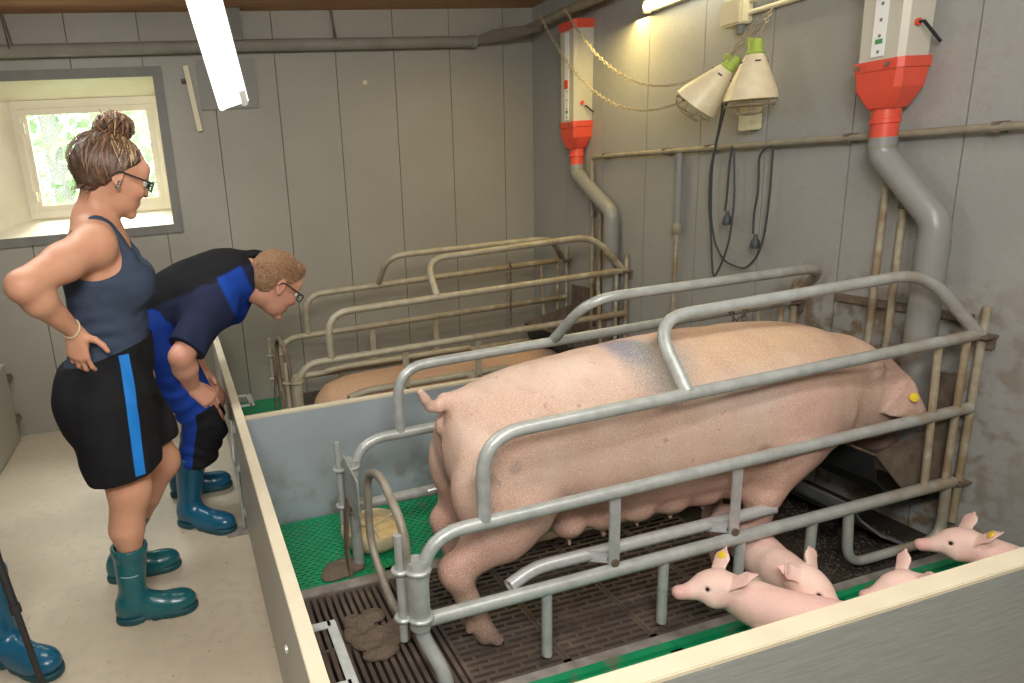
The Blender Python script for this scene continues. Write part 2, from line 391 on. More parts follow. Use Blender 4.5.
def blend(C_, f, c): return C_*(1-f[:, None])+np.array(c)*f[:, None]
def sm(x, a, b): t = np.clip((x-a)/(b-a), 0, 1); return t*t*(3-2*t)
def blob(P, c, r): return 1-sm(np.linalg.norm((P-np.array(c))/np.array(r), axis=1), .4, 1.0)
def wob(P, f, seed=0):
    q = np.array([[1.0, .3, .7], [-.4, 1.1, .5], [.6, -.8, 1.2], [.9, .9, -.6]])*f; s_ = 0
    for i in range(4): s_ = s_+np.sin(P@q[i]+seed*1.7+i*2.1+1.3*np.sin(P@q[(i+1) % 4]*.7+seed))
    return s_/4

# ==================================================================== SETTING
XR, YB, ZC = 2.508, 4.32, 2.438
XL, YF = -2.3, -1.6
# corridor floor with the pen pit left open
f = MB(); f.box(XL, .155, YF, YB, -.12, 0); f.box(.155, XR, YF, .83, -.12, 0)
tag(f.build('floor', M['floor']), kind='structure')
f = MB(); f.box(.155, XR, .83, YB, -.42, -.40); f.box(.15, .155, .83, YB, -.42, -.121); f.box(.155, XR, .825, .83, -.42, -.121)
tag(f.build('pit_floor', M['pit']), kind='structure')
# back wall: insulated panels with seams, window opening
WX0, WX1, WZ0, WZ1 = -1.16, .0, 1.22, 2.09      # clear opening of the splayed reveal at wall face
seams = [XL, -.835, -.45, -.055, .335, .727, 1.115, 1.505, 1.895, 2.285, XR+.1]
w = MB()
for a, b in zip(seams[:-1], seams[1:]):
    a += .0022; b -= .0022
    def seg(z0, z1, xa=a, xb=b):
        if xb > xa and z1 > z0: w.box(xa, xb, YB, YB+.05, z0, z1)
    if b < WX0 or a > WX1: seg(-.12, ZC+.05)
    else:
        seg(-.12, WZ0); seg(WZ1, ZC+.05)
        if a < WX0: seg(WZ0, WZ1, a, WX0)
        if b > WX1: seg(WZ0, WZ1, WX1, b)
tag(w.build('wall_back', M['wall'], smooth=False), kind='structure')
w = MB()   # core behind the seams (dark joints)
w.box(XL, WX0-.02, YB+.045, YB+.2, -.12, ZC+.05); w.box(WX1+.02, XR+.2, YB+.045, YB+.2, -.12, ZC+.05)
w.box(WX0-.02, WX1+.02, YB+.045, YB+.2, -.12, WZ0-.02); w.box(WX0-.02, WX1+.02, YB+.045, YB+.2, WZ1+.02, ZC+.05)
tag(w.build('wall_back_core', M['greywood'], smooth=False), kind='structure')
rs = [YF, -.3, .08, .46, .85, 1.235, 1.612, 1.992, 2.375, 2.755, 3.14, 3.52, 3.905, YB-.002]
w = MB()
for a, b in zip(rs[:-1], rs[1:]): w.box(XR, XR+.06, a+.002, b-.002, -.42, ZC+.05)
tag(w.build('wall_right', M['wallr'], smooth=False), kind='structure')
tag(MB().box(XR+.055, XR+.2, YF, YB+.2, -.42, ZC+.05).build('wall_right_core', M['greywood'], smooth=False), kind='structure')
tag(MB().box(XL-.1, XL, YF, YB+.2, -.12, ZC+.05).build('wall_left', M['wall'], smooth=False), kind='structure')
tag(MB().box(XL-.1, XR+.2, YF-.1, YF, -.12, ZC+.05).build('wall_front', M['wall'], smooth=False), kind='structure')
c = MB()
y = YF
while y < YB+.2:
    c.box(XL, XR+.06, y, min(y+.118, YB+.2), ZC, ZC+.04); y += .12
tag(c.build('ceiling', M['ceil'], smooth=False), kind='structure')
# window: splayed cream reveal, frame, sash, dusty pane
IX0, IX1, IZ0, IZ1, YW = -.835, -.01, 1.325, 1.995, YB+.2
w = MB()
o4 = [(WX0, WZ0), (WX1, WZ0), (WX1, WZ1), (WX0, WZ1)]; i4 = [(IX0, IZ0), (IX1, IZ0), (IX1, IZ1), (IX0, IZ1)]
vv = [(x, YB-.004, z) for x, z in o4]+[(x, YW, z) for x, z in i4]+[(x+(.03 if i in (1, 2) else -.03), YB+.0, z+(.03 if i > 1 else -.03)) for i, (x, z) in enumerate(o4)]
w.add(vv, [(i, (i+1) % 4, (i+1) % 4+4, i+4) for i in range(4)])
win = w.build('window_1', M['wincream'], smooth=False, fixn=False); tag(win, kind='structure')
fr = MB()
def rect_frame(mb, x0, x1, z0, z1, y0, y1, t):
    mb.box(x0, x1, y0, y1, z0, z0+t); mb.box(x0, x1, y0, y1, z1-t, z1); mb.box(x0, x0+t, y0, y1, z0+t, z1-t); mb.box(x1-t, x1, y0, y1, z0+t, z1-t)
rect_frame(fr, IX0-.01, IX1+.01, IZ0-.01, IZ1+.01, YW-.03, YW+.05, .045)
fr.build('window_frame', M['wincream'], win, bevel=.004)
fr = MB(); rect_frame(fr, IX0+.030, IX1-.030, IZ0+.030, IZ1-.030, YW-.015, YW+.03, .040); fr.build('window_sash', M['wincream'], win, bevel=.004)
MB().box(IX0+.06, IX1-.06, YW+.004, YW+.008, IZ0+.06, IZ1-.06).build('pane', M['glass'], win)
fr = MB(); rect_frame(fr, WX0-.055, WX1+.045, WZ0-.05, WZ1+.055, YB-.014, YB+.0, .055)
tag(fr.build('trim_1', M['greywood'], bevel=.002), kind='structure')
hg = MB(); hg.box(IX0+.035, IX0+.05, YW-.045, YW-.02, 1.82, 1.88); hg.box(IX0+.035, IX0+.05, YW-.045, YW-.02, 1.42, 1.48); hg.build('hinge', M['wincream'], win)
# outside: foliage and grass seen through the pane
def foliage(n):
    v = []; fs = []
    c = rng.uniform((-3.2, 6.0, .3), (1.8, 8.2, 3.6), (n, 3)); c[:, 1] += .5*np.sin(c[:, 0]*3)*np.cos(c[:, 2]*4)
    a = rng.normal(size=(n, 3)); a /= np.linalg.norm(a, axis=1)[:, None]; b = np.cross(a, rng.normal(size=(n, 3))); b /= np.linalg.norm(b, axis=1)[:, None]
    s_ = rng.uniform(.04, .09, n)[:, None]
    V = np.stack([c-a*s_, c-b*s_*.5, c+a*s_, c+b*s_*.5], 1).reshape(-1, 3)
    return V, [(4*i, 4*i+1, 4*i+2, 4*i+3) for i in range(n)]
V_, F_ = foliage(9000); mb = MB(); mb.v = [tuple(x) for x in V_]; mb.f = F_; mb.mi = [0]*len(F_)
tree = empty('tree', (-.7, 6.8, -.1), 'sunlit leafy tree outside beyond the window pane', 'tree')
tag(mb.build('foliage', M['leaf'], tree, smooth=False, fixn=False), kind='stuff')
for x, yy in ((-.95, 6.4), (-.4, 7.0)): tube_obj('trunk', [(x, yy, -.1), (x+.05, yy, 1.4), (x-.04, yy, 3.4)], [.10, .08, .05], M['greywood'], tree)
tag(MB().box(-5, 4, YB+.3, 10, -.15, -.1).build('ground', M['grass']), kind='structure')

# ==================================================================== PEN FLOORS
def slats_x(mb, x0, x1, y0, y1, pitch, wd, rib, ribw, z0=-.07, z1=0, frame=.012):
    """bars along x with staggered cross ribs, inside a frame"""
    mb.box(x0, x1, y0, y0+frame, z0, z1); mb.box(x0, x1, y1-frame, y1, z0, z1); mb.box(x0, x0+frame, y0, y1, z0, z1); mb.box(x1-frame, x1, y0, y1, z0, z1)
    n = int((y1-y0-2*frame)/pitch); p = (y1-y0-2*frame+ (pitch-wd)*-1)/max(n, 1)
    y = y0+frame+(pitch-wd); i = 0
    while y+wd < y1-frame+1e-4:
        mb.box(x0+frame*.5, x1-frame*.5, y, y+wd, z0, z1-.0008)
        x = x0+frame+(rib*.5 if i % 2 else 0)+rib*.35
        while x < x1-frame-ribw:
            mb.box(x, x+ribw, y-(pitch-wd)-.001, y+.001, z0, z1-.0016); x += rib
        y += pitch; i += 1
def slats_y(mb, x0, x1, y0, y1, pitch, wd, z0=-.07, z1=0, frame=.015, rib=.30):
    mb.box(x0, x1, y0, y0+frame, z0, z1); mb.box(x0, x1, y1-frame, y1, z0, z1)
    x = x0
    while x+wd <= x1+1e-4:
        mb.box(x, x+wd, y0+frame*.5, y1-frame*.5, z0, z1-.0008); x += pitch
    y = y0+rib
    while y < y1-.05: mb.box(x0, x1, y, y+.012, z0, z1-.0016); y += rib
# cast iron slat panels under the crate
ends = [.64, .94, 1.24, 1.54, 1.80]
names = ['slats under the rear hooves of the standing sow', 'slats below the first hanging stub post of the crate', 'slats in front of the piglet nose', 'slats by the front legs of the sow']
for i, (a, b) in enumerate(zip(ends[:-1], ends[1:])):
    mb = MB(); slats_x(mb, a+.001, b-.001, 1.441, 2.029, .0245, .0125, .080, .012)
    tag(mb.build('slatted_floor_panel', M['slat'], smooth=False, fixn=False), 'dark brown cast iron floor panel, '+names[i], 'floor panel', 'slatted floor panels under the crate')
for i, (a, b) in enumerate(((.158, .40), (.40, .64))):
    for j, (c_, d_) in enumerate(((.835, 1.439), (1.441, 2.029))):
        mb = MB(); slats_y(mb, a+.001, b-.001, c_, d_, .0242, .0135)
        lab = [['lengthwise slatted floor panel beside the corridor partition near the grey clamp', 'lengthwise slatted floor panel with manure, between partition and crate gate'], ['lengthwise slatted floor panel at the bottom edge of the photo by the crate leg', 'lengthwise slatted floor panel directly under the rear gate of the near crate']][i][j]
        tag(mb.build('slatted_floor_panel', M['slat'], smooth=False, fixn=False), lab, 'floor panel', 'slatted floor panels with long slots')
mb = MB(); mb.box(1.80, 2.503, 1.441, 2.029, -.03, .0)
me = mb.mesh()
pt = mb.build('feed_plate', M['feedslat']); tag(pt, 'blackened floor plate strewn with feed crumbs below the feed trough', 'floor plate')
V_, F_ = [], []
n = 1500
cx = rng.uniform(1.80, 2.40, n); cy = rng.uniform(1.445, 2.02, n); sz = rng.uniform(.002, .0055, n); an = rng.uniform(0, 3, n)
mb = MB()
for i in range(n):
    dx, dy = math.cos(an[i])*sz[i]*1.6, math.sin(an[i])*sz[i]*1.6
    mb.add([(cx[i]-dx, cy[i]-dy, 0), (cx[i]+dy*.6, cy[i]-dx*.6, 0), (cx[i]+dx, cy[i]+dy, 0), (cx[i]-dy*.6, cy[i]+dx*.6, 0), (cx[i], cy[i], sz[i]*1.2)], [(0, 1, 4), (1, 2, 4), (2, 3, 4), (3, 0, 4)])
tag(mb.build('feed_crumbs', mat('feed_crumb', (.085, .062, .04), .8, c2=(.025, .02, .015), nscale=200, namt=1), smooth=False, fixn=False), 'scattered brown feed crumbs on the black plate under the trough', 'feed', kind='stuff')
# green plastic grids
def green_panel(x0, x1, y0, y1, label, group, z1=0):
    mb = MB(); slats_x(mb, x0, x1, y0, y1, .0175, .0095, .034, .014, z0=-.03+z1, z1=z1, frame=.02)
    return tag(mb.build('plastic_floor_grid', M['green'], smooth=False, fixn=False), label, 'floor grid', group)
for i, (a, b) in enumerate(((.158, .60), (.60, 1.04), (1.04, 1.48), (1.48, 1.92))):
    green_panel(a+.001, b-.001, 2.081, 2.58, ['green plastic floor grid in the rear corner by the feed bowl', 'green plastic floor grid right of the bowl, behind the sow hind legs', 'green plastic floor grid glimpsed under the udder', 'green plastic floor grid behind the sow front legs'][i], 'green floor grids behind the near crate')
green_panel(1.921, 2.503, 2.081, 2.58, 'green plastic floor grid in the far corner against the right wall', 'green floor grids behind the near crate')
for i, (a, b) in enumerate(((.641, 1.26), (1.26, 1.88), (1.88, 2.503))):
    mb = MB(); mb.box(a+.001, b-.001, 1.375, 1.399, -.03, .012); slats_x(mb, a+.001, b-.001, .835, 1.374, .0175, .0095, .034, .014, frame=.02)
    tag(mb.build('plastic_floor_grid', M['green'], smooth=False, fixn=False), ['green plastic creep floor grid at the bottom by the crate leg', 'green plastic creep floor grid where the two nearest piglets stand', 'green plastic creep floor grid under the piglets by the right wall'][i], 'floor grid', 'green creep area floor grids')
for y0, y1, x0, lab in ((1.400, 1.440, .641, 'worn grey steel floor beam along the near side of the slats'), (2.030, 2.080, .158, 'dirty steel floor beam between slats and rear green grid')):
    tag(MB().box(x0, 2.503, y0, y1, -.06, .004).build('floor_beam', M['steelbeam'], bevel=.002), lab, 'beam')
# far pen floor
for i, (a, b) in enumerate(((.158, .62),)):
    green_panel(a, b, 2.66, 4.30, 'green plastic floor grid in the corner of the far pen', 'far pen green grid')
mb = MB(); slats_x(mb, .622, 2.503, 2.66, 4.30, .030, .018, .09, .02)
tag(mb.build('slatted_floor_panel', M['slat'], smooth=False, fixn=False), 'dark slatted floor under the lying sow in the far pen', 'floor panel')
def clump(o, r, n, name, lab):
    s = SDF(.004)
    for i in range(n):
        a = rng.uniform(0, 6.28); d = rng.uniform(0, 1)**.7
        s.ell((o[0]+math.cos(a)*d*r[0], o[1]+math.sin(a)*d*r[1], .006), (rng.uniform(.02, .045), rng.uniform(.02, .04), rng.uniform(.008, .02)), k=.01)
    s.noise = lambda P: .004*wob(P, 90)
    s.plane((0, 0, .0), (0, 0, -1))
    return tag(s.build(name, M['manure'], smooth=1), lab, 'manure', kind='stuff')
clump((.42, 2.15), (.07, .04), 16, 'manure_heap', 'small heap of manure on the green grid under the dirty gate strap')
clump((.44, 1.76), (.09, .11), 26, 'manure_heap', 'brown manure spread over the slats under the rear gate loop')

# ==================================================================== PARTITIONS
HP = .565
def board_panel(name, lab, x0, x1, y0, y1, z0, z1, body, capm=None, capin=.0):
    r = empty(name, ((x0+x1)/2, (y0+y1)/2, z0), lab, 'partition')
    MB().box(x0, x1, y0, y1, z0, z1-.012).build('board', body, r, bevel=.0015)
    MB().box(x0-capin, x1+capin, y0-capin, y1+capin, z1-.012, z1).build('top_edge', capm or M['cream'], r, bevel=.002)
    return r
p1 = board_panel('corridor_partition', 'long pale plastic partition with cream top edge between corridor and near pen', .120, .154, .83, 2.595, .003, HP, M['boardout'])
p2 = board_panel('corridor_partition', 'pale partition with cream top edge beside the bending man, continuing to the back wall', .120, .154, 2.605, 4.27, .003, HP, M['boardout'])
p3 = board_panel('pen_divider', 'blue-grey divider board with cream top edge between the two farrowing pens', .156, 2.50, 2.600, 2.632, -.03, .50, M['board'])
p4 = board_panel('front_partition', 'grey plank partition with cream top edge crossing the lower right corner', .156, 2.50, .788, .832, .003, HP, M['boardfront'])
p5 = board_panel('corridor_partition', 'grey partition panel with brown top edge at the far left of the corridor', -1.135, -1.1, 1.9, 4.24, .01, .50, M['boardout'])
for z in (.14, .40): MB().tube([(-1.09, 4.245, z), (-1.09, 4.275, z)], .016).box(-1.13, -1.085, 4.24, 4.30, z-.02, z+.02).build('hinge', M['rust'], p5, bevel=.002)
# steel joint hardware where partition and divider meet
hw = empty('gate_latch', (.112, 2.60, 0), 'steel latch bar and floor plate on the corridor side of the partition joint', 'latch')
MB().tube([(.108, 2.60, .012), (.108, 2.60, .50)], .006).build('rod', M['galv'], hw)
for z in (.09, .30, .47): MB().box(.112, .1195, 2.565, 2.635, z-.015, z+.015).build('bracket', M['galv'], hw, bevel=.001)
MB().tube([(.108, 2.60, .30), (.098, 2.575, .33), (.104, 2.60, .40), (.104, 2.60, .44)], .007, bend=.01).build('handle', M['galv'], hw)
MB().box(.03, .118, 2.555, 2.63, .0005, .006).build('floor_plate', M['steelbeam'], hw, bevel=.001)
mb = MB(); mb.tube([(.114, 1.30, .40), (.108, 1.30, .40)], .010); tag(mb.build('bolt', M['shiny']), 'single bolt head low on the corridor face of the near partition', 'bolt')
def u_clamp(y0, y1, z, lab):
    mb = MB(); mb.bar((.156, y0, z), (.215, y0, z), .022, .007); mb.bar((.156, y1, z), (.215, y1, z), .022, .007); mb.bar((.215, y0-.011, z), (.215, y1+.011, z), .022, .007); mb.bar((.158, y0, z), (.158, y1, z), .05, .006, up=(1, 0, 0))
    mb.build('wall_clamp', M['galv'], bevel=.002) and tag(bpy.data.objects[-1] if False else COL.objects[-1], lab, 'clamp')
u_clamp(1.08, 1.27, .46, 'grey U-shaped steel clamp on the inside of the near partition')
u_clamp(2.76, 2.90, .50, 'small grey steel clamp inside the far pen by the partition corner')

# ==================================================================== FARROWING CRATES
def crate(yn, yf, mt, mo, lab, first):
    r = empty('farrowing_crate', (1.45, (yn+yf)/2, 0), lab, 'crate')
    T = lambda nm, pts, rad, m=mt, **k: tube_obj(nm, pts, rad, m, r, **k)
    RM = .019
    for sgn, y in ((1, yn), (-1, yf)):
        inn = lambda d: y+sgn*d
        # middle rail bending down into the hinge sleeve
        T('middle_rail', [(2.478, y, .528), (.520, y, .503), (.492, y, .28)], RM, bend=.13)
        T('lower_rail', [(2.455, y, .262), (.505, y, .252)], RM+.001)
        T('upper_rail', [(2.47, y, .785), (.690, y, .755), (.690, y, .515)], RM, bend=.12)
        T('leg', [(.492, y, .25), (.497, y, .20), (.54, inn(-.055), .10), (.54, inn(-.06), -.0)] if first and sgn > 0 else [(.492, y, .25), (.494, y, 0)], RM+.002, bend=.06)
        s_ = MB().lathe([(.019, .235), (.029, .235), (.030, .24), (.030, .435), (.029, .44), (.019, .44)], (.491, y, 0)); s_.build('hinge_sleeve', mt, r)
        # hinge rod with clamps
        T('hinge_rod', [(.446, inn(.01), .20), (.446, inn(.01), .52)], .012)
        for z in (.27, .415):
            mb = MB()
            mb.tube([(.446+.018*math.cos(a), inn(.01)+.018*math.sin(a), z) for a in np.linspace(.3, 5.9, 12)], .007, seg=8)
            mb.bar((.458, inn(.01), z), (.476, y, z), .02, .014); mb.tube([(.491+.033*math.cos(a), y+.033*math.sin(a), z) for a in np.linspace(0, 6.28, 16)[:-1]], .007, seg=8, closed=True)
            mb.build('clamp', mt, r)
        # stub posts hanging from the lower rail
        for x in (.878, 1.276, 1.56, 1.845):
            if x == 1.845 and not first: continue
            T('stub_post', [(x, y, .262), (x, y, .03 if x < 1.5 else .06)], .0155, hollow=.25)
        T('piglet_guard', [(1.995, y, .255), (2.015, y, .045), (2.44, y, .045), (2.43, y, .262)], .0155, bend=.08)
        for x in (1.10, 1.53):
            MB().bar((x, inn(-.0), .515), (x, inn(-.0), .265), .034, .008, up=(0, 1, 0)).build('strap', M['shiny'] if first else mo, r, bevel=.001)
        # anti crush bar on its pivots
        yb = inn(.055)
        T('anti_crush_bar', [(.775, inn(.03), .268), (.87, yb, .288), (1.74, yb, .290)], .0195, M['shiny'] if first else mo, bend=.05, hollow=.35)
        for x in (1.10, 1.53):
            MB().bar((x-.07, yb, .290), (x, inn(.012), .290), .006, .034).build('pivot_tab', M['shiny'] if first else mo, r)
            MB().tube([(x, inn(-.012), .285), (x, inn(.02), .285)], .012, seg=8).build('pivot_bolt', M['rust'], r)
        # upright rods at the head end
        for x0, x1 in ((2.295, 2.325), (2.42, 2.42)):
            T('upright_rod', [(x0, y, .775), (x1, y, .262)], .011, mo)
        T('wall_post', [(2.487, y, .10), (2.487, y, .875)], .012, mo)
        MB().box(2.45, 2.505, y-.035, y+.035, .775, .785).box(2.49, 2.506, y-.03, y+.03, .735, .776).build('wall_bracket', M['rust'], r, bevel=.001)
        MB().box(2.45, 2.505, y-.03, y+.03, .255, .263).build('wall_bracket', M['rust'], r, bevel=.001)
        if not first and sgn > 0 or first:
            pass
        # hoop above the upper rail, tilted inwards over the sow
        hx = 1.330 if sgn > 0 else 1.325
        yi, zi = (inn(.16), .955) if sgn > 0 else (inn(.22), .965)
        ye, ze = (inn(.07), 1.0) if sgn > 0 else (inn(.22), .965)
        xe = 2.30 if sgn > 0 else 2.37
        if not first:
            hx = 1.30 if sgn > 0 else 1.16; xe = 2.28 if sgn > 0 else 2.24; ye = inn(.02) if sgn > 0 else ye
        T('top_hoop', [(hx, y, .772), (hx+.005, yi, zi), (xe, ye, ze), (2.46, y, .79)], .0185, bend=.12)
    # rear gate loop and plate
    g = empty('rear_gate', (.43, yn, .25), None, None); g.parent = r; g.location = Vector((.43, yn, .25))-Vector(r.location)
    tube_obj('gate_loop', [(.462, yn+.015, .27), (.465, yn+.0, .53), (.455, yn+.17, .625), (.445, yn+.28, .575), (.445, yn+.30, .33), (.455, yn+.14, .215), (.462, yn+.02, .25)], .0125, M['gateold' if first else 'rust'], g, bend=.07)
    MB().prism([(.46, yf-.02, .475), (.46, yf-.21, .452), (.46, yf-.21, .30), (.46, yf-.02, .30)], .006).build('gate_plate', mt, g, bevel=.002)
    mb = MB(); pts = [(.462, yf-.05, .31), (.45, yf-.05, .26), (.44, yf-.05, .12), (.447, yf-.05, .0)]
    for a, b in zip(pts[:-1], pts[1:]): mb.bar(a, b, .045, .01, up=(1, 0, 0))
    mb.build('gate_strap', M['rust'], g)
    return r
c1 = crate(1.46, 2.15, M['galv'], M['galvold'], 'galvanised tubular farrowing crate around the standing sow in the near pen', True)
c2 = crate(3.25, 3.87, M['galvold'], M['galvold'], 'weathered tubular farrowing crate around the lying sow in the far pen', False)
# chains hanging on the far rails near the wall
def chain(pts, lab, m=M['rust'], r=.0035, L=.028):
    P = [Vector(p) for p in pts]; mb = MB(); i = 0
    tot = []
    for a, b in zip(P[:-1], P[1:]):
        n_ = max(1, int((b-a).length/(L*.75)))
        for k in range(n_): tot.append((a.lerp(b, k/n_), (b-a).normalized()))
    for i, (c_, t) in enumerate(tot):
        u = t.orthogonal().normalized()
        if i % 2: u = t.cross(u)
        mb.tube([c_+t*(L/2*math.cos(a))+u*(L*.28*math.sin(a)) for a in np.linspace(0, 2*math.pi, 9)[:-1]], r, seg=5, closed=True)
    return tag(mb.build('chain', m, fixn=False), lab, 'chain')
chain([(2.06, 3.85, .80), (2.06, 3.85, .60), (2.055, 3.85, .38)], 'rusty chain hanging from the far crate upper rail')
chain([(2.12, 2.12, .80), (2.16, 2.12, .72), (2.20, 2.12, .79), (2.20, 2.13, .66)], 'rusty chain looped over the far rail above the standing sow')

# ==================================================================== TROUGHS
def trough(y0, y1, lab):
    r = empty('feed_trough', (2.30, (y0+y1)/2, 0), lab, 'trough')
    dark = M['rust']
    for y in (y0, y1-.006):
        MB().prism([(2.14, y, .405), (2.20, y, .34), (2.26, y, .275), (2.30, y, .235), (2.503, y, .235), (2.503, y, .485), (2.40, y, .462)], .006, (0, 1, 0)).build('side_plate', dark, r, bevel=.001)
    prof = [(2.14, .402), (2.17, .30), (2.24, .23), (2.34, .19), (2.50, .18)]
    mb = MB()
    for (xa, za), (xb, zb) in zip(prof[:-1], prof[1:]):
        mb.add([(xa, y0+.006, za), (xb, y0+.006, zb), (xb, y1-.006, zb), (xa, y1-.006, za), (xa, y0+.006, za-.006), (xb, y0+.006, zb-.006), (xb, y1-.006, zb-.006), (xa, y1-.006, za-.006)], [(0, 1, 2, 3), (7, 6, 5, 4), (0, 4, 5, 1), (3, 2, 6, 7), (0, 3, 7, 4), (1, 5, 6, 2)])
    mb.build('bowl_sheet', M['black'], r)  # shade below the rim is put into the sheet as black
    MB().tube([(2.14, y0, .405), (2.14, y1, .405)], .005, seg=8).build('rim', M['rust'], r)
    MB().box(2.496, 2.504, y0, y1, .15, .62).build('back_plate', dark, r)
    mb = MB(); prof = [(2.07, .235), (2.13, .16), (2.23, .08), (2.36, .012)]
    for (xa, za), (xb, zb) in zip(prof[:-1], prof[1:]):
        mb.add([(xa, y0+.01, za), (xb, y0+.01, zb), (xb, y1-.01, zb), (xa, y1-.01, za), (xa, y0+.01, za-.01), (xb, y0+.01, zb-.01), (xb, y1-.01, zb-.01), (xa, y1-.01, za-.01)], [(0, 1, 2, 3), (7, 6, 5, 4), (0, 4, 5, 1), (3, 2, 6, 7), (0, 3, 7, 4), (1, 5, 6, 2)])
    mb.build('apron', M['apron'], r)
    return r
trough(1.50, 2.10, 'dirty steel feed trough on the right wall with the standing sow head in it')
trough(3.33, 3.82, 'dirty steel feed trough on the wall at the head of the far crate')

# feed bowl with gruel
bx, by = .597, 2.30
b = empty('feed_bowl', (bx, by, 0), 'round cream feed bowl with brown feed on the green grid', 'bowl')
MB().lathe([(.085, .002), (.115, .01), (.128, .035), (.130, .07), (.124, .078), (.116, .070), (.108, .045), (.0, .040)], (bx, by, 0), 40).build('dish', M['bowl'], b, sharp=60)
s = SDF(.004); s.ell((bx, by, .045), (.108, .108, .016))
s.noise = lambda P: .003*wob(P, 60, 3)
s.build('feed', M['gruel'], b)
mb = MB()
for a in (.5, 2.6, 4.7): mb.bar((bx, by, .062), (bx+.115*math.cos(a), by+.115*math.sin(a), .070), .008, .006)
mb.build('divider_cross', M['bowl'], b)

# ==================================================================== WALL SERVICES
# distribution rail on the right wall
r = empty('wall_pipe', (2.47, 1.6, 1.43), 'long grey horizontal pipe clipped along the right wall below the heat lamps', 'pipe')
MB().tube([(2.47, 3.57, 1.08), (2.47, 3.57, 1.435), (2.47, .4, 1.435)], .0135, bend=.03).build('pipe', M['pvcold'], r)
for y in (3.45, 2.95, 2.66, 1.975, 1.50): MB().box(2.458, 2.507, y-.014, y+.014, 1.418, 1.452).build('clip', M['rust'], r, bevel=.003)
r = empty('drop_pipe', (2.475, 2.85, .3), 'thin vertical water pipe with grey upper sleeve on the right wall between the pens', 'pipe')
MB().tube([(2.475, 2.845, 1.425), (2.475, 2.845, 1.06)], .0175).build('sleeve', M['pvc'], r)
MB().lathe([(.020, 0), (.024, .005), (.024, .05), (.020, .055)], (2.475, 2.845, 1.02), 16).build('coupling', M['pvcold'], r)
MB().tube([(2.475, 2.845, 1.03), (2.475, 2.85, .30)], .011).build('tube', M['galvold'], r)
for y0, z0, z1, lab in ((1.822, 1.30, .30, 'left of two thin dirty vertical pipes behind the near feed pipe'), (1.752, 1.20, .30, 'right of two thin dirty vertical pipes behind the near feed pipe'),
                        (3.575, 1.10, .30, 'left of two thin brown vertical pipes at the far feed pipe'), (3.50, 1.22, .30, 'right of two thin brown vertical pipes at the far feed pipe')):
    rr = empty('drop_pipe', (2.48, y0, z1), lab, 'pipe')
    MB().tube([(2.482, y0, z1), (2.482, y0, z0)], .012).build('tube', M['galvold'], rr)
    MB().lathe([(.014, 0), (.019, .004), (.019, .03), (.014, .035)], (2.482, y0, z0-.02), 14).build('cap', M['rust'], rr)
tag(MB().box(2.49, 2.506, 1.50, 1.98, .81, .84).build('wall_rail', M['rust'], bevel=.002), 'dirty narrow rail on the wall behind the near feed pipe', 'rail')

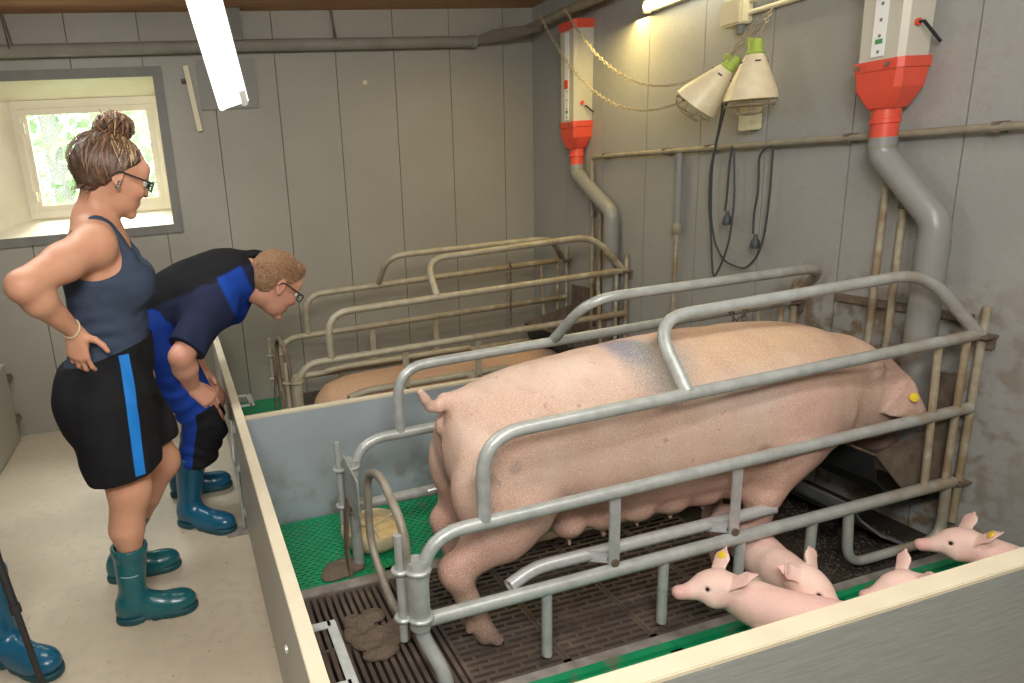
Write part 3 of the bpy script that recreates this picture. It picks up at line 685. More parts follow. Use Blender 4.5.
# feed dispensers and drop tubes
def dispenser(yc, xc, zh, lab, lab2, ybend, zend, ztop, lever):
    r = empty('feed_dispenser', (xc, yc, zh-.26), lab, 'dispenser')
    def loft(mb, secs):
        vs = []; k = 0
        for z, hx, hy, c_ in secs:
            pts = [(-hx, -hy+c_), (-hx+c_, -hy), (hx-c_, -hy), (hx, -hy+c_), (hx, hy-c_), (hx-c_, hy), (-hx+c_, hy), (-hx, hy-c_)]
            vs += [(xc+a, yc+b_, z) for a, b_ in pts]; k += 1
        fs = [(i*8+j, i*8+(j+1) % 8, (i+1)*8+(j+1) % 8, (i+1)*8+j) for i in range(k-1) for j in range(8)]+[tuple(range(8))[::-1], tuple(range((k-1)*8, k*8))]
        return mb.add(vs, fs)
    loft(MB(), [(zh-.005, .066, .079, .016), (ztop, .072, .085, .016)]).build('clear_box', M['clear'], r, sharp=20)
    loft(MB(), [(zh-.14, .046, .046, .02), (zh-.135, .05, .05, .02), (zh-.075, .066, .078, .016), (zh-.015, .070, .082, .014), (zh-.015, .074, .086, .014), (zh+.018, .074, .086, .014)]).build('hopper', M['red'], r, sharp=20)
    MB().lathe([(.041, 0), (.041, .055), (.046, .057), (.046, .07), (.043, .072), (.043, .11)], (xc, yc, zh-.245), 24).build('spout', M['red'], r)
    if ztop < 2.3: loft(MB(), [(ztop-.03, .078, .088, .014), (ztop+.02, .080, .090, .014)]).build('top_collar', M['red'], r, sharp=20)
    # dosing scale strip and slider on the front (left) face
    sx = xc-.0695
    MB().box(sx-.003, sx, yc-.022, yc+.022, zh+.03, ztop-.04).build('dosing_scale', M['white'], r)
    MB().box(sx-.012, sx-.002, yc-.018, yc+.016, zh+.21, zh+.26).build('slider', M['red'], r, bevel=.003)
    mb = MB(); mb.box(sx-.0045, sx-.003, yc-.014, yc+.010, zh+.07, zh+.085); mb.build('scale_mark', mat('green_mark', (.06, .30, .10), .5), r)
    mb = MB()
    for k in range(5): mb.box(sx-.0045, sx-.003, yc-.006, yc+.002, zh+.04+.05*k, zh+.05+.05*k)
    mb.build('scale_mark', M['greywood'], r)
    y_ = yc-.081
    MB().tube([(xc-.02, y_-.002, zh+.12), (xc-.02, y_-.02, zh+.12), (xc+.05, y_-.03, zh+.055)] if lever else [(xc, y_-.002, zh+.10), (xc, y_-.015, zh+.10), (xc+.04, y_-.03, zh+.06)], .005, seg=8).build('lever', M['black'], r)
    MB().tube([(xc-.02, y_+.003, zh+.12), (xc-.02, y_-.008, zh+.12)], .012, seg=10).build('lever_pin', M['red'], r)
    for b_ in (-.05, .05): MB().tube([(xc-.086, yc+b_, zh), (xc-.090, yc+b_, zh)], .008, seg=8).build('screw', M['rust'], r)
    p = empty('feed_pipe', (xc, ybend, zend), lab2, 'pipe')
    MB().tube([(xc, yc, zh-.235), (xc, yc, zh-.29), (xc, ybend, zh-.52), (xc, ybend, zh-.60)], .043, seg=24, bend=.035).build('elbow', M['pvc'], p)
    MB().tube([(xc, ybend, zh-.575), (xc, ybend, zend)], .0455, seg=24).build('downpipe', M['pvc'], p)
    mb = MB()
    mb.tube([(xc, yc, zh-.262), (xc, yc, zh-.272)], .045, seg=24); mb.build('joint_ring', M['pvcold'], p)
    return r
dispenser(1.815, 2.43, 1.665, 'clear and red feed dispenser at the top right above the standing sow', 'grey plastic feed pipe with elbow leading down to the near trough', 1.607, .36, 2.25, True)
dispenser(3.71, 2.455, 1.635, 'clear and red feed dispenser near the back corner above the far crate', 'grey plastic feed pipe with elbow leading down to the far trough', 3.355, .40, 2.20, False)
tag(tube_obj('feed_conveyor_pipe', [(2.405, 4.25, 2.285), (2.405, -1.2, 2.285)], .028, M['pvcold']), 'grey feed conveyor pipe running under the ceiling over the dispensers', 'pipe')
# lagged duct on the back wall, wires, cobweb, timber
d = empty('ceiling_duct', (0, 4.25, 2.22), 'dusty horizontal pipe high along the back wall', 'pipe')
MB().tube([(XL+.02, 4.27, 2.238), (.6, 4.27, 2.236), (2.045, 4.27, 2.226)], .036, seg=18).build('pipe', M['duct'], d)
MB().lathe([(.036, 0), (.042, .003), (.042, .04), (.036, .043)], (2.02, 4.27, 2.226), 18, axis=(1, 0, 0)).build('collar', M['duct'], d)
for x in (-.76, 1.09): MB().tube([(x, 4.27, ZC), (x+.02, 4.232, 2.25), (x+.02, 4.27, 2.195), (x+.03, 4.305, 2.25), (x+.01, 4.27, ZC)], .005, seg=6, bend=.02).build('hanger_wire', M['rust'], d)
tag(tube_obj('air_sock', [(2.04, 4.27, 2.226), (2.18, 4.25, 2.25), (2.32, 4.20, 2.26), (2.385, 4.02, 2.25)], [.02, .045, .04, .02], M['cobweb'], seg=14), 'dusty net sleeve covered with cobwebs in the top corner of the back wall', 'net')
tag(MB().box(.44, .535, 4.225, YB-.001, 2.26, ZC-.001).build('timber_post', M['greywood'], bevel=.003), 'short grey timber post below the ceiling behind the hanging light', 'post')
tag(MB().box(.25, .60, YB-.014, YB-.001, 1.885, 2.17).build('wall_plate', mat('plate_grey', (.27, .27, .245), .6), bevel=.002), 'square grey cover plate on the back wall behind the hanging light', 'plate')
tag(MB().bar((.185, YB-.02, 2.14), (.222, YB-.02, 1.765), .03, .014, up=(0, 1, 0)).build('wooden_stick', M['cream2'], bevel=.002), 'yellow wooden stick hanging on the back wall between window and light', 'stick')
tag(MB().tube([(.165, YB-.03, 2.055), (.165, YB, 2.055)], .006, seg=8).box(.15, .18, YB-.006, YB, 2.04, 2.07).build('nail', M['rust']), 'small rusty nail beside the yellow stick', 'nail')
hk = MB().lathe([(.0, 0), (.018, .002), (.014, .01), (.006, .012), (.006, .03), (0, .032)], (1.297, YB, 2.008), 12, axis=(0, -1, 0)).build('wall_plug', M['cream2']); tag(hk, 'small cream plug in the middle of the back wall', 'plug')
# fluorescent luminaires
lo_, hi_ = Vector(atY(234.5, 106, 2.55)), Vector(atY(204.5, 0, 2.30))
L1 = empty('hanging_light', lo_, 'white light fitting hanging at a slant from the ceiling at the top left', 'light')
dirv = (hi_-lo_).normalized(); hi_ = lo_+dirv*((ZC-.05-lo_.z)/dirv.z); sd = dirv.cross(Vector((0, 1, 0))).normalized(); nn = sd.cross(dirv)
if nn.y > 0: nn = -nn
def along(prof, m, nm):
    vs = []; n_ = len(prof)
    for e in (lo_, hi_): vs += [e+sd*a+nn*z for a, z in prof]
    MB().add(vs, [(i, (i+1) % n_, (i+1) % n_+n_, i+n_) for i in range(n_)]+[tuple(range(n_))[::-1], tuple(range(n_, 2*n_))]).build(nm, m, L1, sharp=30)
along([(-.056, .0), (.030, .0), (.044, .004), (.053, .0), (.056, -.014), (.04, -.03), (-.04, -.03), (-.054, -.018)], mat('light_diffuser', (.95, .95, .94), .4, emit=((1, 1, .98), .9)), 'diffuser')
along([(-.034, -.03), (.034, -.03), (.034, -.055), (-.034, -.055)], M['white'], 'housing')
MB().tube([lo_+sd*-.040+nn*-.008+dirv*.05, lo_+sd*-.040+nn*-.008-dirv*.010], .014).build('end_cap', M['white'], L1)
MB().tube([hi_, hi_+Vector((0, 0, .05))], .004, seg=6).build('hook', M['galv'], L1)
L2 = empty('wall_light', (2.44, 2.5, 2.12), 'lit fluorescent wall light glowing yellow on the right wall', 'light')
MB().box(2.455, 2.507, 1.85, 3.09, 2.13, 2.21).build('housing', M['cream2'], L2, bevel=.006)
MB().tube([(2.425, 1.87, 2.150), (2.425, 3.07, 2.150)], .02, seg=16).build('lamp_tube', M['tube'], L2)
mb = MB(); mb.box(2.415, 2.46, 1.85, 1.87, 2.12, 2.18); mb.box(2.415, 2.46, 3.07, 3.09, 2.12, 2.18); mb.build('end_holder', M['cream2'], L2, bevel=.004)
# junction box + conduits
jb = empty('junction_box', (2.48, 2.54, 1.94), 'cream junction box on the right wall above the heat lamps', 'box')
MB().box(2.44, 2.507, 2.485, 2.60, 1.945, 2.055).build('body', M['cream2'], jb, bevel=.006)
MB().box(2.434, 2.441, 2.492, 2.593, 1.952, 2.048).build('cover', M['cream2'], jb, bevel=.002)
MB().lathe([(.012, -.04), (.016, -.03), (.016, 0)], (2.47, 2.515, 1.945), 14).build('cable_gland', M['greywood'], jb)
for z, lab in ((2.035, 'upper cream conduit leading from the junction box to the top edge'), (1.985, 'lower cream conduit below the junction box lid, running to the top right')):
    tag(MB().tube([(2.485, 2.486, z), (2.485, .9, z+.0)], .011, seg=12).build('conduit', M['cream2']), lab, 'conduit')
# heat lamps
def heat_lamp(top, axis, lab, ring):
    A = Vector(axis).normalized(); o = Vector(top)
    r = empty('heat_lamp', top, lab, 'lamp')
    MB().lathe([(.0, .03), (.020, .03), (.026, .02), (.026, -.01), (.034, -.02), (.030, -.035)], o, 24, axis=-A).lathe([(.0, .0), (.01, .0), (.012, .03), (.0, .03)], o+Vector((0, .035, .01)), 10, axis=(0, -.3, 1)).build('socket_cap', M['limegreen'], r)
    MB().lathe([(.030, .025), (.034, .03), (.042, .045), (.092, .165), (.098, .195), (.101, .200), (.097, .199), (.088, .163), (.038, .046), (.028, .03)], o, 40, axis=A).build('shade', M['lampshade'], r)
    MB().lathe([(.0, .06), (.022, .065), (.028, .10), (.055, .15), (.058, .165), (.045, .178), (.0, .182)], o, 24, axis=A).build('bulb', M['lampin'], r)
    q = Vector((0, 0, 1)).rotation_difference(A); mb = MB()
    for k in range(8):
        a = k*math.pi/4; mb.tube([o+q @ Vector((R_*math.cos(a), R_*math.sin(a), z)) for R_, z in ((.097, .195), (.088, .225), (.055, .252), (.018, .258))], .0018, seg=5)
    for R_, z in ((.09, .221), (.055, .252), (.018, .258)): mb.tube([o+q @ Vector((R_*math.cos(a), R_*math.sin(a), z)) for a in np.linspace(0, 6.283, 25)[:-1]], .0018, seg=5, closed=True)
    mb.build('wire_guard', M['galvold'], r, fixn=False)
    mb = MB()
    for k in range(4):
        a = k*math.pi/2+.5; c_ = o+q @ Vector((.0465*math.cos(a), .0465*math.sin(a), .055)); t_ = q @ Vector((-math.sin(a), math.cos(a), 0)); mb.bar(c_-t_*.010, c_+t_*.010, .006, .006)
    mb.build('vent_slot', M['black'], r)
    return r
heat_lamp((2.33, 2.29, 1.815), (-.02, .02, -1), 'cream cone heat lamp hanging upright on its chain, right of the pair', 0)
heat_lamp((2.36, 2.435, 1.78), (-.42, .62, -.85), 'cream cone heat lamp tilted to the left behind the other, left of the pair', 1)
tag(MB().box(2.44, 2.507, 2.40, 2.465, 1.50, 1.60).build('wall_socket', M['cream2'], bevel=.004), 'small cream socket box on the wall below the upright heat lamp', 'socket')
def sag(a, b, s_, n_=14): 
    a, b = Vector(a), Vector(b); return [a.lerp(b, t)-Vector((0, 0, 4*s_*t*(1-t))) for t in np.linspace(0, 1, n_)]
chain(sag((2.33, 3.92, 2.30), (2.35, 2.56, 1.70), .28)+sag((2.35, 2.56, 1.70), (2.40, 2.35, 1.94), .0, 4), 'dusty light chain sagging from the corner to the tilted heat lamp, upper of two', M['string'], .0028, .026)
chain(sag((2.30, 3.60, 2.26), (2.34, 2.42, 1.80), .24)+sag((2.34, 2.42, 1.80), (2.40, 2.30, 1.95), .0, 4), 'dusty light chain sagging from the far dispenser to the lamp hook, lower of two', M['string'], .0028, .026)
chain([(2.33, 2.29, 1.845), (2.37, 2.29, 1.90), (2.44, 2.33, 1.97)], 'short chain holding the upright heat lamp below the junction box', M['string'], .0028, .026)
def plug(o, name_label):
    r = empty('plug', o, name_label, 'plug'); x, y, z = o
    MB().lathe([(.0, .05), (.006, .05), (.010, .03), (.018, .02), (.020, 0), (.019, -.012), (0, -.013)], o, 16).build('body', M['cord'], r)
    MB().tube([(x, y-.01, z-.012), (x, y-.01, z-.032)], .0025, seg=6).tube([(x, y+.01, z-.012), (x, y+.01, z-.032)], .0025, seg=6).build('pin', M['galv'], r)
plug((2.455, 2.505, 1.10), 'grey mains plug hanging on the left cord, the higher of two'); plug((2.455, 2.342, 1.005), 'grey mains plug hanging on the right cord, the lower of two')
def cordo(px, lab, x=2.46):
    P = [atX(a, b, x) for a, b in px]; ts = np.linspace(0, len(P)-1, 8*len(P)); P = np.array(P)
    pts = [tuple(pchip(range(len(P)), P[:, j], ts)[i] for j in range(3)) for i in range(len(ts))]
    tag(MB().tube(pts, .0045, seg=8).build('power_cord', M['cord']), lab, 'cord')
cordo([(728, 62), (722, 110), (712, 170), (711, 210), (716, 245), (728, 263), (742, 268), (754, 260), (764, 235), (770, 190), (773, 148)], 'grey power cord in a wide loop from the tilted lamp to the wall pipe')
cordo([(773, 146), (766, 148), (759, 160), (758, 190), (754, 215), (753, 234)], 'short grey cord holding the lower plug at the right of the wall pipe', 2.455)
cordo([(733, 80), (722, 120), (710, 175), (709, 200), (711, 235), (712, 262), (714, 276), (722, 262), (730, 235), (734, 200), (734, 148)], 'thin grey cord hanging straight down to a narrow V below the left plug', 2.452)
cordo([(732, 146), (729, 170), (727, 195), (725, 211)], 'short grey cord holding the higher plug below the lamps', 2.455)

# ==================================================================== PIGS
# ---- standing sow (local frame: x forward, y to the far side, z up)
SO = np.array([.722, 1.775, 0]); SY = math.radians(-4.5)
SF, SL = np.array([math.cos(SY), math.sin(SY), 0]), np.array([-math.sin(SY), math.cos(SY), 0])
def sw(x, y, z): return SO+SF*x+SL*y+np.array([0, 0, z])
def toloc(P): q = P-SO; return np.stack([q@SF, q@SL, q[:, 2]], 1)
s = SDF(.0055)
s.loft(sw(0, 0, 0), SF, SL, [(-.03, 0, .60, .015, .015), (-.015, 0, .60, .075, .09), (.03, 0, .595, .135, .145), (.10, 0, .585, .178, .195), (.20, 0, .582, .20, .228), (.34, 0, .580, .205, .252), (.52, 0, .578, .21, .277),
                            (.75, 0, .580, .215, .290), (.95, 0, .585, .215, .287), (1.12, 0, .595, .205, .268), (1.27, 0, .600, .182, .236), (1.39, 0, .600, .155, .196), (1.50, 0, .590, .125, .160), (1.56, 0, .58, .09, .12), (1.60, 0, .575, .02, .03)], k=.03, ex=2.15)
# hams and hind legs
for y, hk_, ft, hf in ((-.118, (-.045, -.165, .262), (.012, -.175, .095), (.035, -.178, .045)), (.105, (.02, .125, .26), (.05, .125, .095), (.07, .125, .045))):
    s.ell(sw(.13, y, .50), (.165, .098, .19), k=.06)
    s.cap(sw(.17, y*1.12, .42), sw(.11, y*1.22, .36), .105, .085, k=.05)
    s.cap(sw(.11, y*1.2, .37), sw(*hk_), .083, .042, k=.05)
    s.cap(sw(hk_[0]-.012, hk_[1], hk_[2]+.02), sw(hk_[0]+.0, hk_[1], hk_[2]-.01), .034, .034, k=.03)
    s.cap(sw(*hk_), sw(*ft), .043, .034, k=.03)
    s.cap(sw(*ft), sw(*hf), .037, .036, k=.02)
    for dy in (-.014, .014): s.cap(sw(hf[0], hf[1]+dy, .05), sw(hf[0]+.035, hf[1]+dy*1.2, .022), .022, .018, k=.004)
    for dy in (-.02, .02): s.cap(sw(ft[0]-.03, ft[1]+dy, ft[2]-.0), sw(ft[0]-.034, ft[1]+dy, ft[2]-.022), .012, .009, k=.012)
# shoulders and front legs
for y, x0 in ((-.125, 1.03), (.12, 1.08)):
    s.ell(sw(1.12, y*.92, .53), (.15, .085, .20), k=.06)
    s.cap(sw(1.10, y, .46), sw(x0, y*1.12, .33), .085, .055, k=.05)
    s.cap(sw(x0, y*1.12, .33), sw(x0-.02, y*1.12, .20), .052, .040, k=.03)
    s.cap(sw(x0-.02, y*1.12, .20), sw(x0, y*1.12, .08), .036, .031, k=.02)
    s.cap(sw(x0, y*1.12, .08), sw(x0+.02, y*1.12, .045), .035, .034, k=.02)
    for dy in (-.014, .014): s.cap(sw(x0+.02, y*1.12+dy, .05), sw(x0+.055, y*1.12+dy*1.2, .022), .021, .017, k=.004)
# udder
for i, x in enumerate((.36, .48, .60, .72, .84, .96, 1.06)):
    for y in (-.085, .085):
        s.ell(sw(x, y, .315+.006*i), (.058, .055, .055-.003*i), k=.04)
        s.cap(sw(x, y*1.05, .27+.008*i), sw(x+.004, y*1.12, .238+.011*i), .011, .0075, k=.01)
# neck folds, head
s.ell(sw(1.43, 0, .60), (.12, .125, .16), k=.05); s.ell(sw(1.47, 0, .53), (.11, .105, .11), k=.05)
s.ell(sw(1.52, 0, .60), (.10, .095, .12), k=.04)
s.cap(sw(1.50, 0, .55), sw(1.60, 0, .40), .098, .066, k=.04); s.cap(sw(1.57, 0, .44), sw(1.635, 0, .375), .07, .056, k=.03)
s.cap(sw(1.635, 0, .375), sw(1.655, 0, .345), .052, .050, k=.012)
s.ell(sw(1.52, -.075, .48), (.05, .035, .06), k=.03); s.ell(sw(1.52, .075, .48), (.05, .035, .06), k=.03)
def ear(y, tip, base, hem, nv):
    b_ = sw(*base); t_ = sw(*tip); n_ = nrm(nv[0]*SF+nv[1]*SL+nv[2]*np.array([0, 0, 1])); m_ = (b_+t_)/2
    s.cap(b_, b_*.62+t_*.38, .085, .078, k=.012, flat=(n_, .15)); s.cap(b_*.62+t_*.38, t_, .078, .020, k=.008, flat=(n_, .22))
    s.cap(sw(base[0]-.02, base[1]*.7, base[2]+.03), sw(base[0]-.005, base[1]*.95, base[2]+.03), .045, .03, k=.02)
ear(-1, (1.632, -.160, .500), (1.45, -.118, .662), 0, (-.15, -1, .30))
ear(1, (1.58, .20, .55), (1.45, .115, .67), 0, (.2, 1, .25))
# tail
tp = [sw(.0, .0, .745), sw(-.03, -.01, .735), sw(-.055, -.02, .745), sw(-.075, -.03, .775), sw(-.088, -.035, .80)]
s.cap(sw(.06, 0, .735), tp[0], .045, .026, k=.03); s.limb(tp, [.023, .019, .016, .014, .012], k=.01)
# rear crease, vulva
s.cap(sw(-.045, 0, .70), sw(-.02, 0, .40), .010, .014, k=.03, op='s'); s.ell(sw(-.022, 0, .665), (.018, .018, .028), k=.012)
# creases: stifle fold, behind the elbow, neck fold
s.cap(sw(.30, -.205, .44), sw(.25, -.20, .30), .010, .008, k=.03, op='s')
s.cap(sw(.96, -.225, .50), sw(1.0, -.2, .36), .010, .008, k=.04, op='s')
s.cap(sw(1.36, -.19, .66), sw(1.37, -.16, .50), .008, .008, k=.035, op='s')
s.noise = lambda P: .0022*wob(P, 22, 1)+.0010*wob(P, 60, 2)
mk1 = atY(626, 350, 1.69); mk2 = atY(648, 370, 1.64)
def sowcol(P):
    L = toloc(P); x, y, z = L.T; n1 = wob(P, 14, 5)*.5+.5; n2 = wob(P, 30, 8)*.5+.5
    C_ = np.tile([.61, .425, .315], (len(P), 1))
    C_ = blend(C_, sm(z, .66, .84)*sm(x, .50, .85)*.85, (.62, .41, .22))
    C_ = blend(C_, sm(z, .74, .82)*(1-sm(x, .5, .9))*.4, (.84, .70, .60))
    C_ = blend(C_, sm(n1, .45, .9)*.55, (.50, .295, .21)); C_ = blend(C_, sm(wob(P, 55, 11), .1, .7)*.30, (.46, .28, .20)); C_ = blend(C_, sm(wob(P, 24, 21), .2, .8)*.35, (.74, .60, .50))
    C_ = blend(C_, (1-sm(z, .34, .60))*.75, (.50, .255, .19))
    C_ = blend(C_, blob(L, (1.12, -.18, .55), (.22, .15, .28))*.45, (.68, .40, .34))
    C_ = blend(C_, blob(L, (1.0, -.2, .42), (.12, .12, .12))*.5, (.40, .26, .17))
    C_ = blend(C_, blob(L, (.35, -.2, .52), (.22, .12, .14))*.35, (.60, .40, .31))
    C_ = blend(C_, blob(L, (.66, -.2, .56), (.30, .12, .10))*.35*n1, (.50, .33, .25)); C_ = blend(C_, blob(L, (.33, -.2, .40), (.10, .14, .14))*.5, (.46, .25, .19)); C_ = blend(C_, blob(L, (1.38, -.16, .60), (.05, .12, .16))*.6, (.42, .24, .17))  # shade of the stifle and neck folds put into the hide colour
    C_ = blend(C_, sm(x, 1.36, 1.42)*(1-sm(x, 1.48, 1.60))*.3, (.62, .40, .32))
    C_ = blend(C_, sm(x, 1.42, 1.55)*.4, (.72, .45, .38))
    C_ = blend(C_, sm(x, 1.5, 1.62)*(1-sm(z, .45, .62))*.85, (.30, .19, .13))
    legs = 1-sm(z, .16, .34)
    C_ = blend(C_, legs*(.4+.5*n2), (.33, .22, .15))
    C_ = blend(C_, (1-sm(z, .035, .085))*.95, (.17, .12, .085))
    C_ = blend(C_, blob(L, (-.03, 0, .52), (.10, .045, .28))*.85, (.30, .17, .13))  # shade in the crease between the hams painted into the hide
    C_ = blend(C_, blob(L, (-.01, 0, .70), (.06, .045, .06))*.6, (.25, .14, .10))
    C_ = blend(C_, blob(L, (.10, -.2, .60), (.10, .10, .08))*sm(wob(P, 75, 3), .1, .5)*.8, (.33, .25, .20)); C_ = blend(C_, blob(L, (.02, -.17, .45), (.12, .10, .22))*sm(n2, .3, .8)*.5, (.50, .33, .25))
    C_ = blend(C_, blob(P, mk1, (.085, .14, .06))*.85, (.08, .17, .33))
    C_ = blend(C_, blob(P, mk2+np.array([.015, 0, -.01]), (.16, .16, .16))*.7*sm(n1, .0, .5), (.13, .22, .20))
    C_ = blend(C_, blob(L, (.9, -.17, .70), (.22, .12, .12))*.25, (.62, .62, .62))
    return C_
sow = empty('sow', SO, 'large pink sow standing in the near crate with her head in the trough', 'pig', None)
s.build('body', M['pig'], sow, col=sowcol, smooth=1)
for p, lab in ((sw(1.562, -.160, .590), None),):
    MB().lathe([(.0, 0), (.015, .0), (.015, .004), (.006, .006), (0, .006)], p, 16, axis=SF*-.15-SL+np.array([0, 0, .3])).build('ear_tag', M['yellow'], sow)
for y in (-.078, .078): MB().lathe([(0, -.010), (.008, -.006), (.010, 0), (.008, .006), (0, .010)], sw(1.575, y, .535), 12).build('eye', M['eye'], sow)

# ---- lying sow in the far crate
s = SDF(.009); O2 = np.array([.66, 3.575, 0]); fx, fy = np.array([1., 0, 0]), np.array([0, 1., 0])
s.loft(O2, fx, fy, [(-.03, 0, .14, .01, .01), (0, 0, .13, .10, .07), (.08, 0, .14, .18, .125), (.25, 0, .15, .225, .145), (.55, 0, .152, .235, .148), (.9, 0, .155, .235, .152), (1.2, 0, .155, .215, .150), (1.4, .0, .15, .17, .14), (1.52, 0, .13, .12, .12), (1.58, 0, .12, .02, .03)], k=.03)
s.ell(O2+(1.5, 0, .15), (.14, .11, .12), k=.05); s.cap(O2+(1.55, 0, .12), O2+(1.76, .02, .09), .09, .055, k=.04)
for y in (-1, 1): s.ell(O2+(.22, .17*y, .10), (.16, .09, .10), k=.05); s.cap(O2+(1.45, .11*y, .22), O2+(1.60, .15*y, .17), .07, .015, k=.01, flat=((0, .5*y, 1), .16)); s.cap(O2+(1.1, .15*y, .08), O2+(1.3, .19*y, .04), .06, .04, k=.03)
s.plane((0, 0, .002), (0, 0, -1), .01)
def col2(P):
    C_ = np.tile([.56, .33, .17], (len(P), 1)); n1 = wob(P, 18, 2)*.5+.5
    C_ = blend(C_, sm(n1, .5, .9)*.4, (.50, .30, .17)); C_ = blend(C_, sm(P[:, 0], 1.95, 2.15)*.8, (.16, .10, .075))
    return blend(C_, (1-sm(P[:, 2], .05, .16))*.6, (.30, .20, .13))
sow2 = empty('sow', O2, 'tan sow lying down inside the far crate behind the divider', 'pig')
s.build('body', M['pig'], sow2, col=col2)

# ---- piglets
def piglet(o, yaw, lab, head=(0, 0), tag_ear=None, lie=0, sc=1.0, pitch=0, earup=.0, ed=0):
    """local: x forward, o = chest point on the floor"""
    cy_, sy_ = math.cos(yaw), math.sin(yaw); F_, L_ = np.array([cy_, sy_, 0]), np.array([-sy_, cy_, 0]); U_ = np.array([0, 0, 1.])
    o = np.array([o[0], o[1], 0.]); w_ = lambda x, y, z: o+(F_*x+L_*y)*sc+U_*(z-lie)*sc
    s = SDF(.0035)
    s.loft(w_(0, 0, 0), F_, L_, [(a*sc, 0, (b-lie)*sc, c*sc, d_*sc) for a, b, c, d_ in ((-.36, .165, .004, .004), (-.345, .165, .035, .04), (-.30, .165, .055, .062), (-.2, .162, .066, .070), (-.1, .162, .068, .072), (0, .170, .062, .068), (.06, .180, .050, .058), (.10, .19, .03, .04))], k=.015)
    # legs
    for y in (-.042, .042):
        s.ell(w_(-.28, y*.8, .15), (.055*sc, .035*sc, .06*sc), k=.02)
        if lie < .05:
            s.limb([w_(-.27, y, .13), w_(-.315, y, .075), w_(-.295, y, .03), w_(-.285, y, .012)], [.032*sc, .016*sc, .013*sc, .013*sc], k=.012)
            s.limb([w_(.0, y, .13), w_(-.005, y, .07), w_(.0, y, .03), w_(.01, y, .012)], [.028*sc, .016*sc, .013*sc, .013*sc], k=.012)
        else:
            s.limb([w_(-.27, y*1.3, .10), w_(-.20, y*1.6, .075), w_(-.15, y*1.6, .07)], [.032*sc, .018*sc, .013*sc], k=.012)
            s.limb([w_(.0, y*1.1, .11), w_(.05, y*1.3, .075), w_(.10, y*1.3, .07)], [.026*sc, .016*sc, .013*sc], k=.012)
    # head frame
    hy, hp = head; a = yaw+hy; HF = np.array([math.cos(a)*math.cos(hp), math.sin(a)*math.cos(hp), math.sin(hp)]); HL = np.array([-math.sin(a), math.cos(a), 0]); HU = np.cross(HF, HL)
    h0 = w_(.105, 0, .215)+HF*.01
    hw_ = lambda x, y, z: h0+(HF*x+HL*y+HU*z)*sc; Rh = np.stack([HF, HL, HU])
    s.cap(w_(.03, 0, .185), h0, .052*sc, .045*sc, k=.03)
    s.ell(hw_(.02, 0, 0), np.array((.058, .047, .048))*sc, k=.02, R=Rh)
    s.cap(hw_(.05, 0, -.006), hw_(.115, 0, -.018), .034*sc, .0185*sc, k=.02)
    s.cap(hw_(.112, 0, -.016), hw_(.120, 0, -.017), .0205*sc, .020*sc, k=.004)
    for y in (-1, 1):
        s.ell(hw_(.03, .032*y, -.02), np.array((.03, .02, .026))*sc, k=.015, R=Rh)
        s.ell(hw_(.062, .033*y, .014), np.array((.011, .006, .008))*sc, k=.005, R=Rh, op='s')
        s.cap(hw_(.122, .007*y, -.016), hw_(.128, .007*y, -.016), .0038*sc, k=.002, op='s')
        b_ = hw_(-.005, .036*y, .032); t_ = hw_(-.048+earup, .078*y, .080+.012*(y == 1)-ed)
        m_ = b_*.5+t_*.5; n_ = nrm(HF*.8+HU*.5-HL*y*.2)
        s.cap(b_, m_, .023*sc, .025*sc, k=.008, flat=(n_, .17)); s.cap(m_, t_, .025*sc, .004*sc, k=.003, flat=(n_, .22))
    s.cap(hw_(.075, -.02, -.030), hw_(.075, .02, -.030), .002, k=.006, op='s')
    # tail
    s.limb([w_(-.35, 0, .195), w_(-.375, .01, .205), w_(-.385, .02, .19)], [.008*sc, .005*sc, .004*sc], k=.006)
    if lie > .05: s.plane((0, 0, .002), (0, 0, -1), .006)
    def pc(P):
        n1 = wob(P, 40, 3)*.5+.5; C_ = np.tile([.86, .61, .52], (len(P), 1))
        q = (P-h0); hx = q@HF; hz = q@HU; hyv = np.abs(q@HL)
        C_ = blend(C_, sm(n1, .5, .9)*.3, (.80, .55, .48))
        C_ = blend(C_, sm(hx, .085*sc, .115*sc)*.7, (.70, .36, .32))
        C_ = blend(C_, sm(hyv, .042*sc, .06*sc)*.6*(hx < .04), (.78, .46, .40))
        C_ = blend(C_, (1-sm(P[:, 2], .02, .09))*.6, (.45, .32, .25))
        return C_
    r = empty('piglet', o, lab, 'piglet', 'piglets in the near pen')
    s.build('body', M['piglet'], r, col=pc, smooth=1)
    for y in (-1, 1): MB().lathe([(0, -.0055), (.004, -.004), (.0058, 0), (.004, .004), (0, .0055)], hw_(.058, .0325*y, .0145), 10).build('eye', M['eye'], r)
    if tag_ear is not None:
        y = tag_ear; c_ = (hw_(-.005, .036*y, .032)*.4+hw_(-.048+earup, .078*y, .080+.012*(y == 1)-ed)*.6); n_ = nrm(HF*.8+HU*.5-HL*y*.2)
        MB().lathe([(0, .004), (.0115, .004), (.0125, .006), (.0115, .008), (.004, .010), (0, .010)], c_, 16, axis=n_).lathe([(0, -.004), (.010, -.004), (.010, -.006), (0, -.008)], c_, 16, axis=n_).build('ear_tag', M['yellow'], r)
    return r
piglet((1.45, 1.255), math.radians(136), 'pale piglet pointing its snout left at a stub post of the crate', head=(.5, .06), tag_ear=-1)
piglet((1.630, 1.385), math.radians(-108), 'pale piglet facing down with drooping ears, right of the leftmost piglet', head=(.55, -.30), ed=.035)
piglet((2.255, 1.150), math.radians(118), 'pink piglet with yellow ear tag nearest the right wall', head=(.50, .0), tag_ear=1, sc=.95)
piglet((1.95, 1.120), math.radians(150), 'pink piglet mostly hidden behind the front partition, one ear sticking up', head=(.1, -.2), sc=.90)

